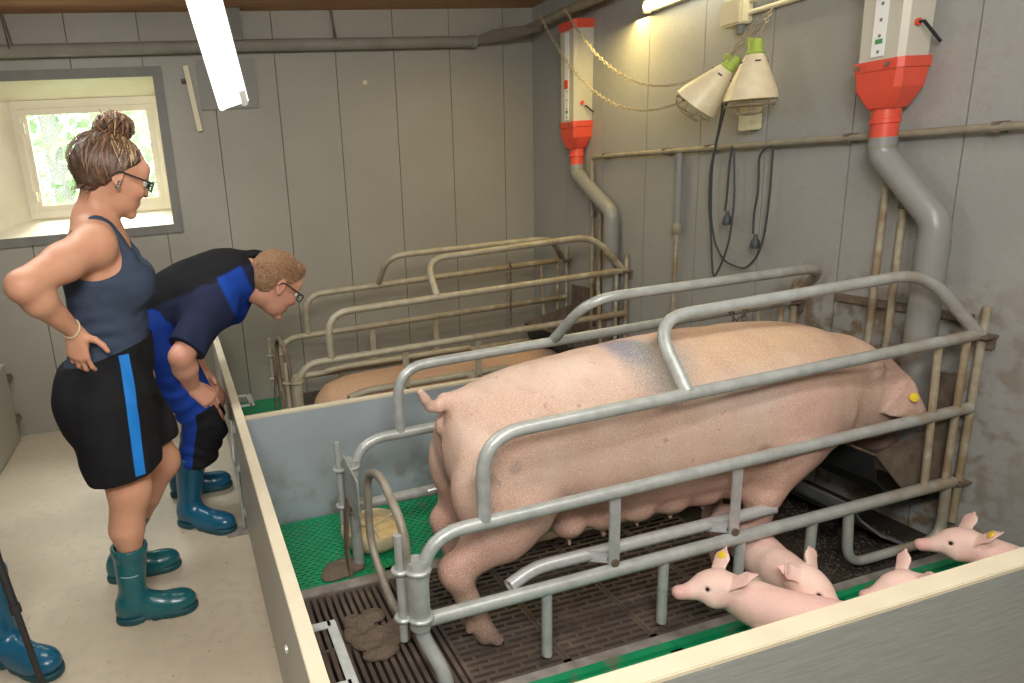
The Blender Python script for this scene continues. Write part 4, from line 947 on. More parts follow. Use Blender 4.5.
# ==================================================================== PEOPLE
Z3 = np.array([0, 0, 1.])
SK = (.66, .40, .29)
def skincol(P, base=SK, pinks=()):
    n1 = wob(P, 25, 4)*.5+.5; C_ = np.tile(np.array(base), (len(P), 1)); C_ = blend(C_, sm(n1, .5, .9)*.25, (base[0]*.92, base[1]*.78, base[2]*.74))
    for c, r, f in pinks: C_ = blend(C_, blob(P, c, r)*f, (.62, .26, .20))
    return C_
class Frame:
    def __init__(s, o, yaw, pitch, sc=1.0, roll=0):
        s.o = np.array(o, float); s.sc = sc
        s.F = np.array([math.cos(yaw)*math.cos(pitch), math.sin(yaw)*math.cos(pitch), math.sin(pitch)]); s.L = np.array([-math.sin(yaw), math.cos(yaw), 0]); s.U = np.cross(s.F, s.L)
        s.R = np.stack([s.F, s.L, s.U])
    def __call__(s, x, y, z): return s.o+(s.F*x+s.L*y+s.U*z)*s.sc
    def v(s, x, y, z): return s.F*x+s.L*y+s.U*z
    def inv(s, P): return ((P-s.o)@s.R.T)/s.sc
def head(S_, f, female=False):
    a = f.sc; E = lambda c, r, k=.02, op='u': S_.ell(f(*c), np.array(r)*a, k=k, R=f.R, op=op)
    E((-.012, 0, .035), (.098, .074, .090), .02); E((.030, 0, -.025), (.062, .058, .075), .03)
    E((.040, 0, -.072), (.045, .044, .036), .025); E((.076, 0, -.098), (.018, .020, .016), .015)
    E((.072, 0, .045), (.028, .052, .035), .02); E((.083, 0, .024), (.012, .044, .008), .012)
    S_.cap(f(.088, 0, .016), f(.105, 0, -.020), .008*a, .0105*a, k=.012); E((.101, 0, -.024), (.012, .015, .008), .006)
    for y in (-1, 1):
        E((.098, .031*y, .008), (.016, .019, .013), .010, 's'); E((.068, .036*y, -.022), (.026, .022, .022), .02)
        E((-.006, .078*y, .000), (.019, .007, .031), .006); E((-.004, .084*y, .002), (.011, .004, .020), .004, 's'); E((-.001, .078*y, -.028), (.009, .005, .008), .004)
        E((.105, .009*y, -.032), (.005, .004, .003), .002, 's')
    E((.086, 0, -.055), (.011, .023, .0055), .006); E((.084, 0, -.066), (.011, .020, .007), .007); S_.cap(f(.098, -.018, -.0605), f(.098, .018, -.0605), .0014*a, k=.004, op='s')
def eyes(f, r):
    for y in (-1, 1):
        MB().lathe([(0, -.0115), (.008, -.008), (.0115, 0), (.008, .008), (0, .0115)], f(.084, .031*y, .008), 16).build('eye', M['eyew'], r)
        c = f(.084, .031*y, .007); MB().lathe([(0, .0118), (.0045, .0112), (.005, .0095)], c, 12, axis=f.v(1, 0, -.15)).build('iris', M['eye'], r)
def glasses(f, r, lens=True):
    g = empty('glasses', f(.11, 0, .01), None, None); g.parent = r; g.location = Vector(f(.11, 0, .01))-wloc(r)
    for y in (-1, 1):
        pts = [f(.113-.006*abs(math.cos(t)), .033*y+.024*math.cos(t), .006+.015*math.sin(t)) for t in np.linspace(0, 2*math.pi, 21)[:-1]]
        MB().tube(pts, .0026, seg=6, closed=True).build('rim', M['black'], g, fixn=False)
        MB().tube([f(.108, .057*y, .012), f(.095, .076*y, .013), f(.0, .084*y, .016), f(-.012, .083*y, .010), f(-.022, .080*y, -.006)], .0030, seg=6).build('temple', M['black'], g)
        MB().tube([f(.1135, .033*y, .006), f(.1137, .033*y, .006)], .02, seg=16).build('lens', M['lens'], g)
    MB().tube([f(.114, -.010, .009), f(.116, 0, .011), f(.114, .010, .009)], .0018, seg=6).build('bridge', M['black'], g)
M['lens'] = mat('clear_lens', (.9, .9, .9), .05, alpha=.12)
def hand(S_, w, d, n, l, curl=(.3, .4, .4), sc=1.0, thumb=(.75, .6, .2), spread=.06, curls=None):
    """w wrist, d finger direction, n back-of-hand normal, l towards the thumb"""
    d, n = nrm(d), nrm(n); n = nrm(n-d*(n@d)); l2 = np.cross(d, n); l = l2 if l2@np.array(l) > 0 else -l2; w = np.array(w, float)
    kn = []
    for i, (off, ln) in enumerate(((.027, .086), (.009, .090), (-.009, .086), (-.026, .078))):
        k_ = w+(d*ln+l*off)*sc+n*(.003*sc if i in (1, 2) else 0); kn.append(k_); S_.cap(w+l*off*.45*sc, k_, .0155*sc, .0115*sc, k=.012)
    S_.ell(w+(d*.035+l*.020-n*.010)*sc, np.array((.034, .018, .016))*sc, k=.014, R=np.stack([nrm(d+l*.3), l, n]))
    S_.ell(w+(d*.045-l*.020-n*.008)*sc, np.array((.034, .014, .013))*sc, k=.014, R=np.stack([d, l, n]))
    L_ = ((.042, .026, .020), (.046, .029, .021), (.042, .027, .020), (.033, .021, .018))
    for i, k_ in enumerate(kn):
        a = 0; p = k_; cs = curls[i] if curls else curl; r_ = (.0088 if i < 3 else .0076)*sc; sp = l*spread*(1.5-i)
        for j in range(3):
            a += cs[j]; dd = nrm((d+sp)*math.cos(a)-n*math.sin(a)); q = p+dd*L_[i][j]*sc; S_.cap(p, q, r_, r_*.93, k=.0035 if j else .006); p = q; r_ *= .94
    t0 = w+(d*.022+l*.024-n*.006)*sc; td = nrm(l*thumb[0]+d*thumb[1]-n*thumb[2]); t1 = t0+td*.038*sc; td2 = nrm(td+d*.35-l*.25); t2 = t1+td2*.030*sc; td3 = nrm(td2+d*.25-l*.2); t3 = t2+td3*.024*sc
    S_.cap(t0, t1, .0145*sc, .0108*sc, k=.012); S_.cap(t1, t2, .0105*sc, .0095*sc, k=.005); S_.cap(t2, t3, .0098*sc, .008*sc, k=.004)
def boot(r, ank, yaw, top, m, sc=1.0, rt=.062):
    """ank = ankle centre projected on the floor (x, y); top = shaft top centre (x, y, z)"""
    F_ = np.array([math.cos(yaw), math.sin(yaw), 0]); L_ = np.array([-math.sin(yaw), math.cos(yaw), 0]); o = np.array([ank[0], ank[1], 0.])
    w_ = lambda x, y, z: o+(F_*x+L_*y)*sc+Z3*z*sc; top = np.array(top, float)
    Rf = np.stack([F_, L_, Z3]); B = SDF(.004)
    B.cap(w_(-.005, 0, .09), top, .046*sc, rt, k=.02); ax = nrm(top-w_(-.005, 0, .09))
    B.cap(top-ax*.012, top-ax*.004, rt+.003, k=.003)
    B.ell(w_(-.022, 0, .055), np.array((.052, .040, .062))*sc, k=.03, R=Rf)
    B.cap(w_(.02, 0, .065), w_(.12, 0, .046), .046*sc, .037*sc, k=.03, flat=(L_, .95)); B.ell(w_(.155, .004, .042), np.array((.064, .048, .040))*sc, k=.02, R=Rf)
    B.cap(w_(.05, 0, .03), w_(.13, 0, .03), .042*sc, .046*sc, k=.015)
    B.cap(top-ax*.012, top+ax*.10, rt-.010, k=.003, op='s')
    B.plane(top, ax, .002); B.plane((0, 0, .004), (0, 0, -1))
    B.noise = lambda P: .0012*wob(P, 38, 1)*sm(P[..., 2], .05, .1)
    b = B.build('boot', m, r, smooth=1)
    Q = SDF(.004); Q.ell(w_(-.022, 0, .012), np.array((.056, .044, .05))*sc, k=.02, R=Rf); Q.cap(w_(.0, 0, .012), w_(.11, 0, .012), .040*sc, .044*sc, k=.02); Q.ell(w_(.155, .004, .012), np.array((.068, .052, .05))*sc, k=.02, R=Rf)
    Q.plane((0, 0, .024), (0, 0, 1), .004); Q.plane((0, 0, .001), (0, 0, -1)); Q.cap(w_(.040, -.08, 0), w_(.040, .08, 0), .014, k=.006, op='s')
    Q.build('sole', M['sole'], b, smooth=1)
    return b

# ---------------------------------------------------------------- woman
wr = empty('person', (-.27, 2.27, 0), 'woman with brown bun and glasses in navy tank top, black shorts and teal boots', 'person')
TOR = dict(o=(0, 2.275, 0), w=(0, 0, 1), u=(1, 0, 0))
# torso rows: z, cx, cy, rx, ry
TR = [(.60, -.290, 0, .02, .03), (.64, -.290, 0, .10, .14), (.70, -.298, 0, .142, .178), (.78, -.302, 0, .150, .186), (.85, -.292, 0, .140, .178), (.92, -.272, 0, .126, .155), (.99, -.258, 0, .117, .138), (1.06, -.250, 0, .114, .138), (1.14, -.248, 0, .115, .148), (1.22, -.255, 0, .108, .160), (1.29, -.250, 0, .090, .160), (1.335, -.243, 0, .070, .130), (1.37, -.236, 0, .045, .07), (1.385, -.236, 0, .01, .02)]
def wtorso(B, k=.03): B.loft(TOR['o'], TOR['w'], TOR['u'], TR, k=k, ex=2.2)
def wbust(B):
    for y in (-.075, .075): B.ell((-.168, 2.275+y, 1.155), (.074, .072, .075), k=.035)
    B.ell((-.385, 2.275, .79), (.05, .12, .09), k=.05)
shR, elR, wrR = (-.245, 2.125, 1.292), tuple(atY(23, 286, 1.945)), tuple(atY(74, 331, 2.085))
shL, elL, wrL = (-.245, 2.43, 1.295), (-.235, 2.475, 1.03), (-.17, 2.42, .85)
hipR, knR, anR = (-.290, 2.185, .76), (-.270, 2.15, .475), (-.312, 2.145, .10)
hipL, knL, anL = (-.290, 2.37, .76), (-.178, 2.40, .455), (-.350, 2.42, .10)
B = SDF(.0045)
wtorso(B); wbust(B)
hf = Frame((-.163, 2.262, 1.486), math.radians(15), math.radians(-23), .98)
B.cap((-.242, 2.275, 1.35), hf(-.050, 0, -.030), .054, .046, k=.03); B.cap((-.25, 2.275, 1.36), (-.245, 2.275, 1.29), .06, .08, k=.05)
head(B, hf)
for sh, el, wi, sg in ((shR, elR, wrR, -1), (shL, elL, wrL, 1)):
    B.cap((-.245, 2.275+sg*.04, 1.345), sh, .040, .052, k=.04); B.ell(sh, (.060, .052, .062), k=.03)
    m1 = np.array(sh)*.55+np.array(el)*.45; m2 = np.array(el)*.7+np.array(wi)*.3
    B.limb([sh, m1, el], [.060, .055, .043], k=.02); B.limb([el, m2, wi], [.043, .045, .0245], k=.02)
for hp_, kn_, an_, sg in ((hipR, knR, anR, -1), (hipL, knL, anL, 1)):
    hp_, kn_, an_ = map(np.array, (hp_, kn_, an_)); B.cap(hp_, hp_*.5+kn_*.5, .110, .098, k=.04); B.cap(hp_*.5+kn_*.5, kn_+(0, 0, .02), .098, .068, k=.03)
    B.ell(kn_+(.015, 0, 0), (.055, .052, .06), k=.03); B.cap(kn_, kn_*.65+an_*.35+(-.012, 0, 0), .062, .058, k=.03); B.cap(kn_*.65+an_*.35+(-.012, 0, 0), kn_*.3+an_*.7, .058, .030, k=.01)
hand(B, wrR, d=(-.02, .10, -.9), n=(-.35, -.95, .0), l=(1, -.1, .1), curls=[(.25, .5, .4), (.3, .6, .5), (.35, .6, .5), (.4, .6, .5)], sc=.95, thumb=(1.0, .25, .0), spread=.10)
hand(B, wrL, d=(.15, -.75, -.5), n=(.8, .2, .3), l=(0, -.2, 1), sc=.92, curl=(.3, .3, .3))
ck = hf(.07, -.04, -.03)
B.build('body', M['skin'], wr, col=lambda P: skincol(P, (.62, .335, .215), [(ck, (.03, .03, .03), .5), (hf(.092, 0, -.06), (.02, .03, .012), .7), (elR, (.06, .06, .06), .35), (knR, (.05, .06, .05), .25)]))
eyes(hf, wr); glasses(hf, wr)
# tank top
T = SDF(.0045); T.loft(TOR['o'], TOR['w'], TOR['u'], TR, k=.03, ex=2.2); wbust(T)
T.cap((-.235, 2.275-.085, 1.345), (-.16, 2.275-.085, 1.24), .022, k=.02); T.cap((-.235, 2.275+.085, 1.345), (-.16, 2.275+.085, 1.24), .022, k=.02)
T.cap((-.235, 2.19, 1.345), (-.33, 2.21, 1.25), .022, k=.02); T.cap((-.235, 2.36, 1.345), (-.33, 2.34, 1.25), .022, k=.02)
T.plane((-.26, 0, .915), (.25, 0, -1), .004)
def neckcut(P):   # front and back neckline between the straps
    x, y, z = P[..., 0], np.abs(P[..., 1]-2.275), P[..., 2]
    front = np.where(x > -.24, 1.225+1.6*y**1.1*(y > .0), 1.285+.9*y)
    return np.minimum(z-front, .078-y)
T.clip(neckcut, .006)
def armcut(P):    # arm holes outside the straps
    x, y, z = P[..., 0], np.abs(P[..., 1]-2.275), P[..., 2]
    return np.minimum(y-(.108+np.maximum(0, 1.25-z)*.75), z-1.165)
T.clip(armcut, .006)
T.noise = lambda P: .0050*np.sin(P[..., 2]*125-P[..., 0]*35+2.2*np.sin(P[..., 0]*20+P[..., 1]*14))*np.exp(-((P[..., 2]-1.01)/.08)**2)*(.55+.45*np.sin(P[..., 0]*26+P[..., 2]*9))+.0015*wob(P, 26, 2)
T.build('tank_top', M['tank'], wr, off=.007)
# shorts
Q = SDF(.0045); Q.loft(TOR['o'], TOR['w'], TOR['u'], [r_ for r_ in TR if r_[0] < 1.0], k=.03, ex=2.2); Q.ell((-.375, 2.275, .79), (.055, .13, .11), k=.06)
for hp_, kn_ in ((hipR, knR), (hipL, knL)): 
    a_ = np.array(hp_); b_ = np.array(kn_); Q.cap(a_, a_*.45+b_*.55, .116, .110, k=.05); Q.cap(a_*.45+b_*.55, b_+(.004, 0, -.02), .110, .093, k=.03)
Q.plane((-.26, 0, .545), (0.12, 0, -1), .003); Q.plane((-.26, 0, .945), (-.25, 0, 1), .003)
Q.cap((-.266, 2.155, .575), (-.255, 2.15, .42), .092, .092, k=.006, op='s'); Q.cap((-.25, 2.395, .575), (-.235, 2.40, .42), .092, .092, k=.006, op='s')
Q.noise = lambda P: .0045*np.sin((P[..., 0]*1.0+P[..., 2]*.35)*75+2*np.sin(P[..., 2]*16)+P[..., 1]*20)*sm(P[..., 0], -.26, -.17)*sm(P[..., 2], .45, .6)+.003*wob(P, 18, 6)
sh_ = Q.build('shorts', M['shorts'], wr, off=.013)
def surf_strip(ob, pts, wdt, name, m, par, off=.002, ext=(0, -1, 0)):
    """ribbon laid on a mesh by casting towards it"""
    dg = bpy.context.evaluated_depsgraph_get(); inv = wloc(ob); mb = MB(); rows = []
    P = np.array(pts, float); ts = np.linspace(0, len(P)-1, 40)
    pp = np.stack([np.interp(ts, range(len(P)), P[:, j]) for j in range(3)], 1); e = Vector(ext)
    for i, p in enumerate(pp):
        t = Vector(pp[min(i+1, 39)]-pp[max(i-1, 0)]).normalized(); sd_ = t.cross(e).normalized(); row = []
        for k in (-1, -.5, 0, .5, 1):
            o_ = Vector(p)+sd_*(wdt/2*k)+e*.3-inv; hit, loc, nn_, _ = ob.ray_cast(o_, -e)
            row.append((loc+inv+nn_*off, loc+inv-nn_*.004) if hit else None)
        if all(row): rows.append(row)
    n_ = len(rows); vs = [r_[k][0] for r_ in rows for k in range(5)]+[r_[k][1] for r_ in rows for k in range(5)]; N_ = n_*5; fs = []
    for i in range(n_-1):
        for k in range(4): a = i*5+k; fs += [(a, a+1, a+6, a+5), (a+N_, a+5+N_, a+6+N_, a+1+N_)]
        for k in (0, 4): a = i*5+k; fs.append((a, a+5, a+5+N_, a+N_))
    for i in (0, n_-1):
        for k in range(4): a = i*5+k; fs.append((a, a+1, a+1+N_, a+N_))
    return mb.add(vs, fs).build(name, m, par)
surf_strip(sh_, [atY(119, 340, 2.08), atY(130, 400, 2.06), atY(141, 480, 2.05)], .030, 'side_stripe', M['bluestripe'], sh_)
# hair: base volume, bun and strands combed up into it
H = SDF(.0035)
HC, HR = np.array([-.026, 0, .036]), np.array([.108, .085, .094])
H.ell(hf(*HC), HR*hf.sc, k=.02, R=hf.R)
H.ell(hf(-.085, 0, .012), np.array((.050, .064, .066))*hf.sc, k=.03, R=hf.R); H.ell(hf(-.070, 0, -.045), np.array((.032, .045, .034))*hf.sc, k=.03, R=hf.R)
bun = hf(-.040, 0, .150)
H.ell(bun, (.054, .050, .040), k=.008)
def facecut(P):
    q = ((P-hf.o)@hf.R.T)/hf.sc; x, y, z = q[..., 0], np.abs(q[..., 1]), q[..., 2]
    line = np.interp(z, [-.1, -.02, .025, .05, .08, .10, .13], [-.035, -.022, .010, .040, .068, .085, .11])
    return x-line
H.clip(facecut, .006)
H.clip(lambda P: -(((P-hf.o)@hf.R.T)/hf.sc)[..., 2]-.070, .01)
H.noise = lambda P: (lambda q: .0035*wob(q, 60, 3)+.002*wob(q, 120, 5))(((P-hf.o)@hf.R.T)/hf.sc)
hr = H.build('hair', M['hair1'], wr, col=lambda P: blend(np.tile([.060, .032, .019], (len(P), 1)), (wob(hf.inv(P), 130, 2)*.5+.5)*.5, (.15, .08, .045)), smooth=0)
hm = [mat('hair_dark', (.055, .030, .018), .5), mat('hair_brown', (.16, .088, .048), .5), mat('hair_auburn', (.26, .135, .07), .5), mat('hair_blond', (.58, .40, .20), .45)]
mb = MB(); be = np.array([-.026, 0, .128])
for i in range(900):
    zz = rng.uniform(-.065, .095); sd_ = rng.choice((-1, 1)) if rng.random() < .9 else 0; xl = np.interp(zz, [-.1, -.02, .025, .05, .08, .10, .13], [-.035, -.022, .010, .040, .068, .085, .11])
    st_ = np.array([xl-abs(rng.normal(0, .03)) if rng.random() < .6 else rng.uniform(-.12, xl), sd_*.08, zz])
    a0 = (st_-HC)/HR; a0 /= np.linalg.norm(a0); e0_ = (be-HC)/HR; e0_ /= np.linalg.norm(e0_); pts = []; lift = rng.uniform(1.0, 1.055); wv = rng.uniform(0, 6); back = rng.uniform(-.25, .1)
    if a0[0] < -.5: lift += .06*rng.random()
    for t in np.linspace(0, 1, 8):
        d_ = a0*(1-t)+e0_*t; d_ = d_+np.array([back*math.sin(math.pi*t), 0, 0]); d_ /= np.linalg.norm(d_)
        p_ = HC+d_*HR*(lift+.17*max(0, -d_[0]-.25)*(1-t)+.014*math.sin(wv+5*t)); pts.append(hf(*p_))
    blond = st_[0] > -.015 and zz > .02 and rng.random() < .42
    mb.cur = 3 if blond else int(rng.choice((0, 0, 1, 1, 2)))
    r0 = rng.uniform(.0011, .0023); mb.tube(pts, [r0*.6, r0, r0, r0, r0, r0, r0, r0*.7], seg=4, caps=False)
for i in range(150):
    ax_ = rng.normal(size=3)*(1, 1, .5); ax_ /= np.linalg.norm(ax_); u_ = nrm(np.cross(ax_, (.1, .2, 1))); v_ = np.cross(ax_, u_); a_ = rng.uniform(0, 6.28); L_ = rng.uniform(1.2, 3.2); k_ = rng.uniform(.92, 1.12)
    pts = [bun+(u_*math.cos(a_+L_*t)+v_*math.sin(a_+L_*t))*np.array([.057, .053, .043])*(k_+.05*math.sin(9*t)) for t in np.linspace(0, 1, 9)]
    mb.cur = int(rng.choice((0, 1, 1, 2, 2, 3), p=(.2, .2, .2, .17, .17, .06))); mb.tube(pts, [.0008]+[rng.uniform(.0014, .0028)]*7+[.0006], seg=4, caps=False)
for i in range(40):
    a = rng.uniform(0, 6.28); b0 = bun+hf.v(.040*math.cos(a), .035*math.sin(a), rng.uniform(-.01, .03)); e_ = hf.v(math.cos(a)*rng.uniform(.2, 1), math.sin(a)*.6, rng.uniform(-.1, 1.2))*rng.uniform(.012, .026)
    mb.cur = int(rng.choice((1, 2, 3))); mb.tube([b0, b0+e_*.6+hf.v(0, 0, .004), b0+e_], [.0013, .0010, .0004], seg=4)
for i in range(22):
    b0 = hf(-.075+rng.uniform(-.03, .02), rng.uniform(-.06, .03), -.055); mb.cur = 1; mb.tube([b0, b0+hf.v(-.010, 0, -.016), b0+hf.v(-.014+rng.uniform(-.01, .01), 0, -.034+rng.uniform(-.012, .01))], [.0014, .0011, .0004], seg=4)
tag(mb.build('hair_strands', hm, hr, fixn=False), kind='stuff')
# jewellery
MB().lathe([(.0, -.004), (.007, -.003), (.0085, 0), (.007, .003), (0, .004)], hf(.0, -.086, -.033), 14, axis=hf.v(.3, -1, 0)).build('earring', M['jewel'], wr)
MB().lathe([(.0, -.003), (.005, -.002), (.006, 0), (.004, .003), (0, .003)], hf(.002, -.086, -.017), 12, axis=hf.v(.3, -1, 0)).build('ear_stud', M['jewel'], wr)
ba = nrm(np.array(wrR)-np.array(elR)); bc = np.array(wrR)-ba*.012; u_ = nrm(np.cross(ba, (0, 0, 1))); v_ = np.cross(ba, u_)
MB().tube([bc+(u_*math.cos(t)+v_*math.sin(t))*.0275+ba*.008*math.sin(t) for t in np.linspace(0, 6.283, 29)[:-1]], .0028, seg=8, closed=True).build('bracelet', M['gold'], wr, fixn=False)
b_ = boot(wr, (-.312, 2.145), math.radians(-3), (-.300, 2.148, .283), M['boot'], .93, .058)
surf_strip(b_, [atY(120, 582, 2.08), atY(138, 579, 2.08)], .004, 'worn_print', mat('worn_boot_print', (.25, .42, .42), .5), b_, off=.0006)
boot(wr, (-.365, 2.425), math.radians(2), (-.295, 2.413, .27), M['boot'], .93, .057)

# ---------------------------------------------------------------- bending man
mr = empty('person', (-.05, 2.88, 0), 'man with short ginger hair bending over the partition in navy polo and blue trousers', 'person')
mo_ = np.array([-.20, 2.885, .905]); tw = nrm((.94, 0, .31)); tu = np.array([0, 1., 0]); tv = np.cross(tw, tu)
tv_up = -1 if tv[2] < 0 else 1
def MR(rows): return [(a, 0, tv_up*b, c, d_) for a, b, c, d_ in rows]
MT = MR([(-.20, -.02, .02, .03), (-.17, -.02, .10, .09), (-.08, -.01, .165, .135), (.03, .0, .175, .14), (.14, .01, .168, .132), (.27, .02, .180, .130), (.39, .02, .195, .125), (.47, .01, .175, .105), (.53, .0, .11, .075), (.57, 0, .03, .03)])
mf = Frame(atY(274, 285, 2.80), math.radians(16), math.radians(-38), 1.11)
nb = mo_+tw*.50+np.array([0, -.01, .01])
shR, elR = np.array(atY(213, 306, 2.70)), np.array(atY(181, 357, 2.58)); wrR = np.array(atY(192, 386, 2.68))
shL = np.array([shR[0], 3.07, shR[2]]); elL = np.array([.0, 3.19, .80]); wrL = np.array([.01, 3.06, .62])
hipR, knR, anR = np.array([-.17, 2.79, .86]), np.array([.015, 2.745, .47]), np.array([-.11, 2.735, .10])
hipL, knL, anL = np.array([-.17, 2.99, .86]), np.array([.045, 3.045, .465]), np.array([-.10, 3.06, .10])
B = SDF(.0045)
B.loft(mo_, tw, tu, MT, k=.03, ex=2.2)
B.cap(nb-tw*.03, mf(-.03, 0, -.05), .064, .060, k=.04); head(B, mf)
for sh, el, wi in ((shR, elR, wrR), (shL, elL, wrL)):
    B.ell(sh, (.068, .062, .068), k=.04); B.limb([sh, sh*.5+el*.5, el], [.064, .054, .046], k=.02); B.limb([el, el*.65+wi*.35, wi], [.046, .049, .031], k=.02)
for hp_, kn_, an_ in ((hipR, knR, anR), (hipL, knL, anL)):
    B.cap(hp_, kn_, .105, .068, k=.04); B.ell(kn_, (.06, .06, .065), k=.03); B.cap(kn_, kn_*.4+an_*.6, .060, .035, k=.02)
hand(B, wrR, d=nrm((.55, -.05, -.62)), n=(.45, -.75, .5), l=(.6, .3, .6), curls=[(.5, .7, .5), (.6, .8, .5), (.7, .8, .5), (.75, .8, .5)], sc=1.08, thumb=(.6, .8, .3))
hand(B, wrL, d=nrm((.45, -.1, -.6)), n=(.6, .5, .6), l=(.6, -.3, .5), curls=[(.5, .7, .5)]*4, sc=1.08)
B.build('body', M['skin'], mr, col=lambda P: skincol(P, (.60, .315, .225), [(mf(.07, -.05, -.02), (.05, .05, .05), .5), (mf(-.006, -.08, 0), (.03, .02, .04), .6), (nb+np.array([.05, -.04, 0]), (.08, .08, .07), .5)]))
eyes(mf, mr); glasses(mf, mr)
# hair
H = SDF(.0035)
H.ell(mf(-.014, 0, .040), np.array((.104, .080, .095))*mf.sc, k=.02, R=mf.R); H.ell(mf(-.055, 0, -.01), np.array((.054, .066, .062))*mf.sc, k=.03, R=mf.R)
H.ell(mf(.045, 0, .100), np.array((.04, .055, .028))*mf.sc, k=.02, R=mf.R)
def mcut(P):
    q = ((P-mf.o)@mf.R.T)/mf.sc; x, y, z = q[..., 0], np.abs(q[..., 1]), q[..., 2]
    return x-np.interp(z, [-.1, -.03, .0, .03, .06, .085, .13], [-.03, -.026, -.018, .030, .055, .082, .12])
H.clip(mcut, .005); H.clip(lambda P: -(((P-mf.o)@mf.R.T)/mf.sc)[..., 2]-.058, .01)
H.noise = lambda P: .0016*wob(P, 150, 3)+.001*wob(P, 300, 1)
mh = H.build('hair', M['hair2'], mr, smooth=0)
mb = MB(); me_ = mh.data; nv = len(me_.vertices); org = wloc(mh)
for i in rng.integers(0, nv, 3200):
    v_ = me_.vertices[int(i)]; n_ = np.array(v_.normal); p_ = np.array(v_.co)+np.array(org)
    c_ = nrm(mf.v(.6, 0, -.25) if ((p_-mf.o)@mf.U) > .05 else mf.v(-.15, 0, -.8)); c_ = nrm(c_+n_*.45+rng.normal(size=3)*.22); s1 = nrm(np.cross(c_, n_))*.0009; e_ = p_+c_*rng.uniform(.008, .015)
    mb.cur = int(rng.integers(0, 3)); mb.add([p_-s1-n_*.001, p_+s1-n_*.001, p_+n_*.0012, e_], [(0, 1, 3), (1, 2, 3), (2, 0, 3)])
tag(mb.build('hair_strands', [mat('ginger_dark', (.20, .105, .055), .6), mat('ginger_mid', (.33, .175, .085), .6), mat('ginger_light', (.48, .30, .17), .55)], mh, smooth=False, fixn=False), kind='stuff')
# polo: torso + sleeves + collar
P_ = SDF(.0045); P_.loft(mo_, tw, tu, MT, k=.03, ex=2.2)
P_.cap(mo_+tw*.10+np.array([.0, 0, -.05]), mo_+tw*.36+np.array([.0, 0, -.05]), .12, .125, k=.05)
for sh, el in ((shR, elR), (shL, elL)): P_.ell(sh, (.075, .068, .075), k=.05); P_.cap(sh, sh*.18+el*.82, .072, .068, k=.05)
P_.cap(nb-tw*.02, nb+tw*.035, .078, .070, k=.02)
P_.plane(mo_+tw*.03, -tw, .01)
cuts = [(sh*.16+el*.84, nrm(el-sh)) for sh, el in ((shR, elR), (shL, elL))]
for (c_, n_), sh in zip(cuts, (shR, shL)):
    P_.clip(lambda P, c_=c_, n_=n_: np.maximum((P-c_)@n_, -10)*1.0-np.maximum(0, (np.linalg.norm(P-c_, axis=-1)-.14))*3, .002)
ce = nb+tw*.04; cn_ = nrm(np.array(mf(-.03, 0, -.05))-nb); P_.clip(lambda P: (P-ce)@cn_-np.maximum(0, np.linalg.norm(P-ce, axis=-1)-.10)*3, .003)
P_.noise = lambda P: .005*wob(P, 20, 2)+.002*wob(P, 55, 4)+.005*np.sin((P[..., 0]-P[..., 2]*.5)*60+3*np.sin(P[..., 1]*15))*sm(P[..., 2], 1.0, .8)
def pc(P):
    q = P-mo_; a = q@tw; b_ = q@np.array([-tw[2], 0, tw[0]]); C_ = np.tile([.018, .024, .055], (len(P), 1))
    arm = np.minimum(np.linalg.norm(P-shR, axis=1), np.minimum(np.linalg.norm(P-(shR*.5+elR*.5), axis=1), np.linalg.norm(P-(shR*.2+elR*.8), axis=1))) < .105
    back = sm(b_, .045, .06)*(~arm); C_ = blend(C_, back.astype(float), (.012, .012, .014))
    blue = sm(a, .36, .375)*(1-sm(a, .47, .485))*(1-sm(b_, .055, .07))*sm(b_, -.30, -.25)*(np.linalg.norm(P-(shR+np.array([0, 0, -.01])), axis=1) > .088)
    C_ = blend(C_, blue.astype(float), (.012, .055, .33))
    low = (1-sm(b_, -.10, -.085))*(~arm)*sm(a, -.1, .0)
    return blend(C_, low.astype(float)*(1-(a > .49)), (.010, .045, .28))
P_.build('polo_shirt', M['shirt'], mr, off=.010, col=pc)
MB().lathe([(0, .0), (.006, 0), (.006, .003), (0, .004)], nb+tw*.0+np.array([.05, -.03, -.075]), 10, axis=(.3, -1, -.4)).build('button', M['black'], mr)
# trousers
Q = SDF(.0045); Q.loft(mo_, tw, tu, [r_ for r_ in MT if r_[0] < .30], k=.03, ex=2.2)
for hp_, kn_, an_ in ((hipR, knR, anR), (hipL, knL, anL)):
    mid_ = kn_*.52+an_*.48; Q.cap(hp_, kn_, .118, .088, k=.05); Q.ell(kn_, (.082, .080, .085), k=.03); Q.cap(kn_, mid_, .084, .072, k=.03)
    Q.cap(mid_, mid_+(mid_-kn_)*.2, .07, .06, k=.02)
Q.plane(mo_+tw*.13, tw, .004); Q.plane((0, 0, .285), (0, 0, -1), .004)
Q.noise = lambda P: .005*wob(P, 20, 7)+.005*np.sin(P[..., 2]*95+3*np.sin(P[..., 0]*24+P[..., 1]*11))*sm(P[..., 2], .42, .5)*(1-sm(P[..., 2], .6, .75))+.004*np.sin(P[..., 2]*110+4*np.sin(P[..., 0]*20))*(1-sm(P[..., 2], .36, .44))
def tc(P):
    C_ = np.tile([.012, .045, .28], (len(P), 1))
    for kn_ in (knR, knL):
        q = P-kn_; f_ = (q[:, 0] > -.045-.25*np.clip(-q[:, 2], 0, 1))*(np.abs(q[:, 1]) < .14)*(q[:, 2] < .075+.4*q[:, 0])*(q[:, 2] > -.20)
        C_ = blend(C_, f_.astype(float), (.012, .012, .014))
    return C_
Q.build('work_trousers', M['trouser'], mr, off=.006, col=tc)
boot(mr, (-.105, 2.735), math.radians(-40), (-.075, 2.745, .32), M['bootb'], 1.0, .067)
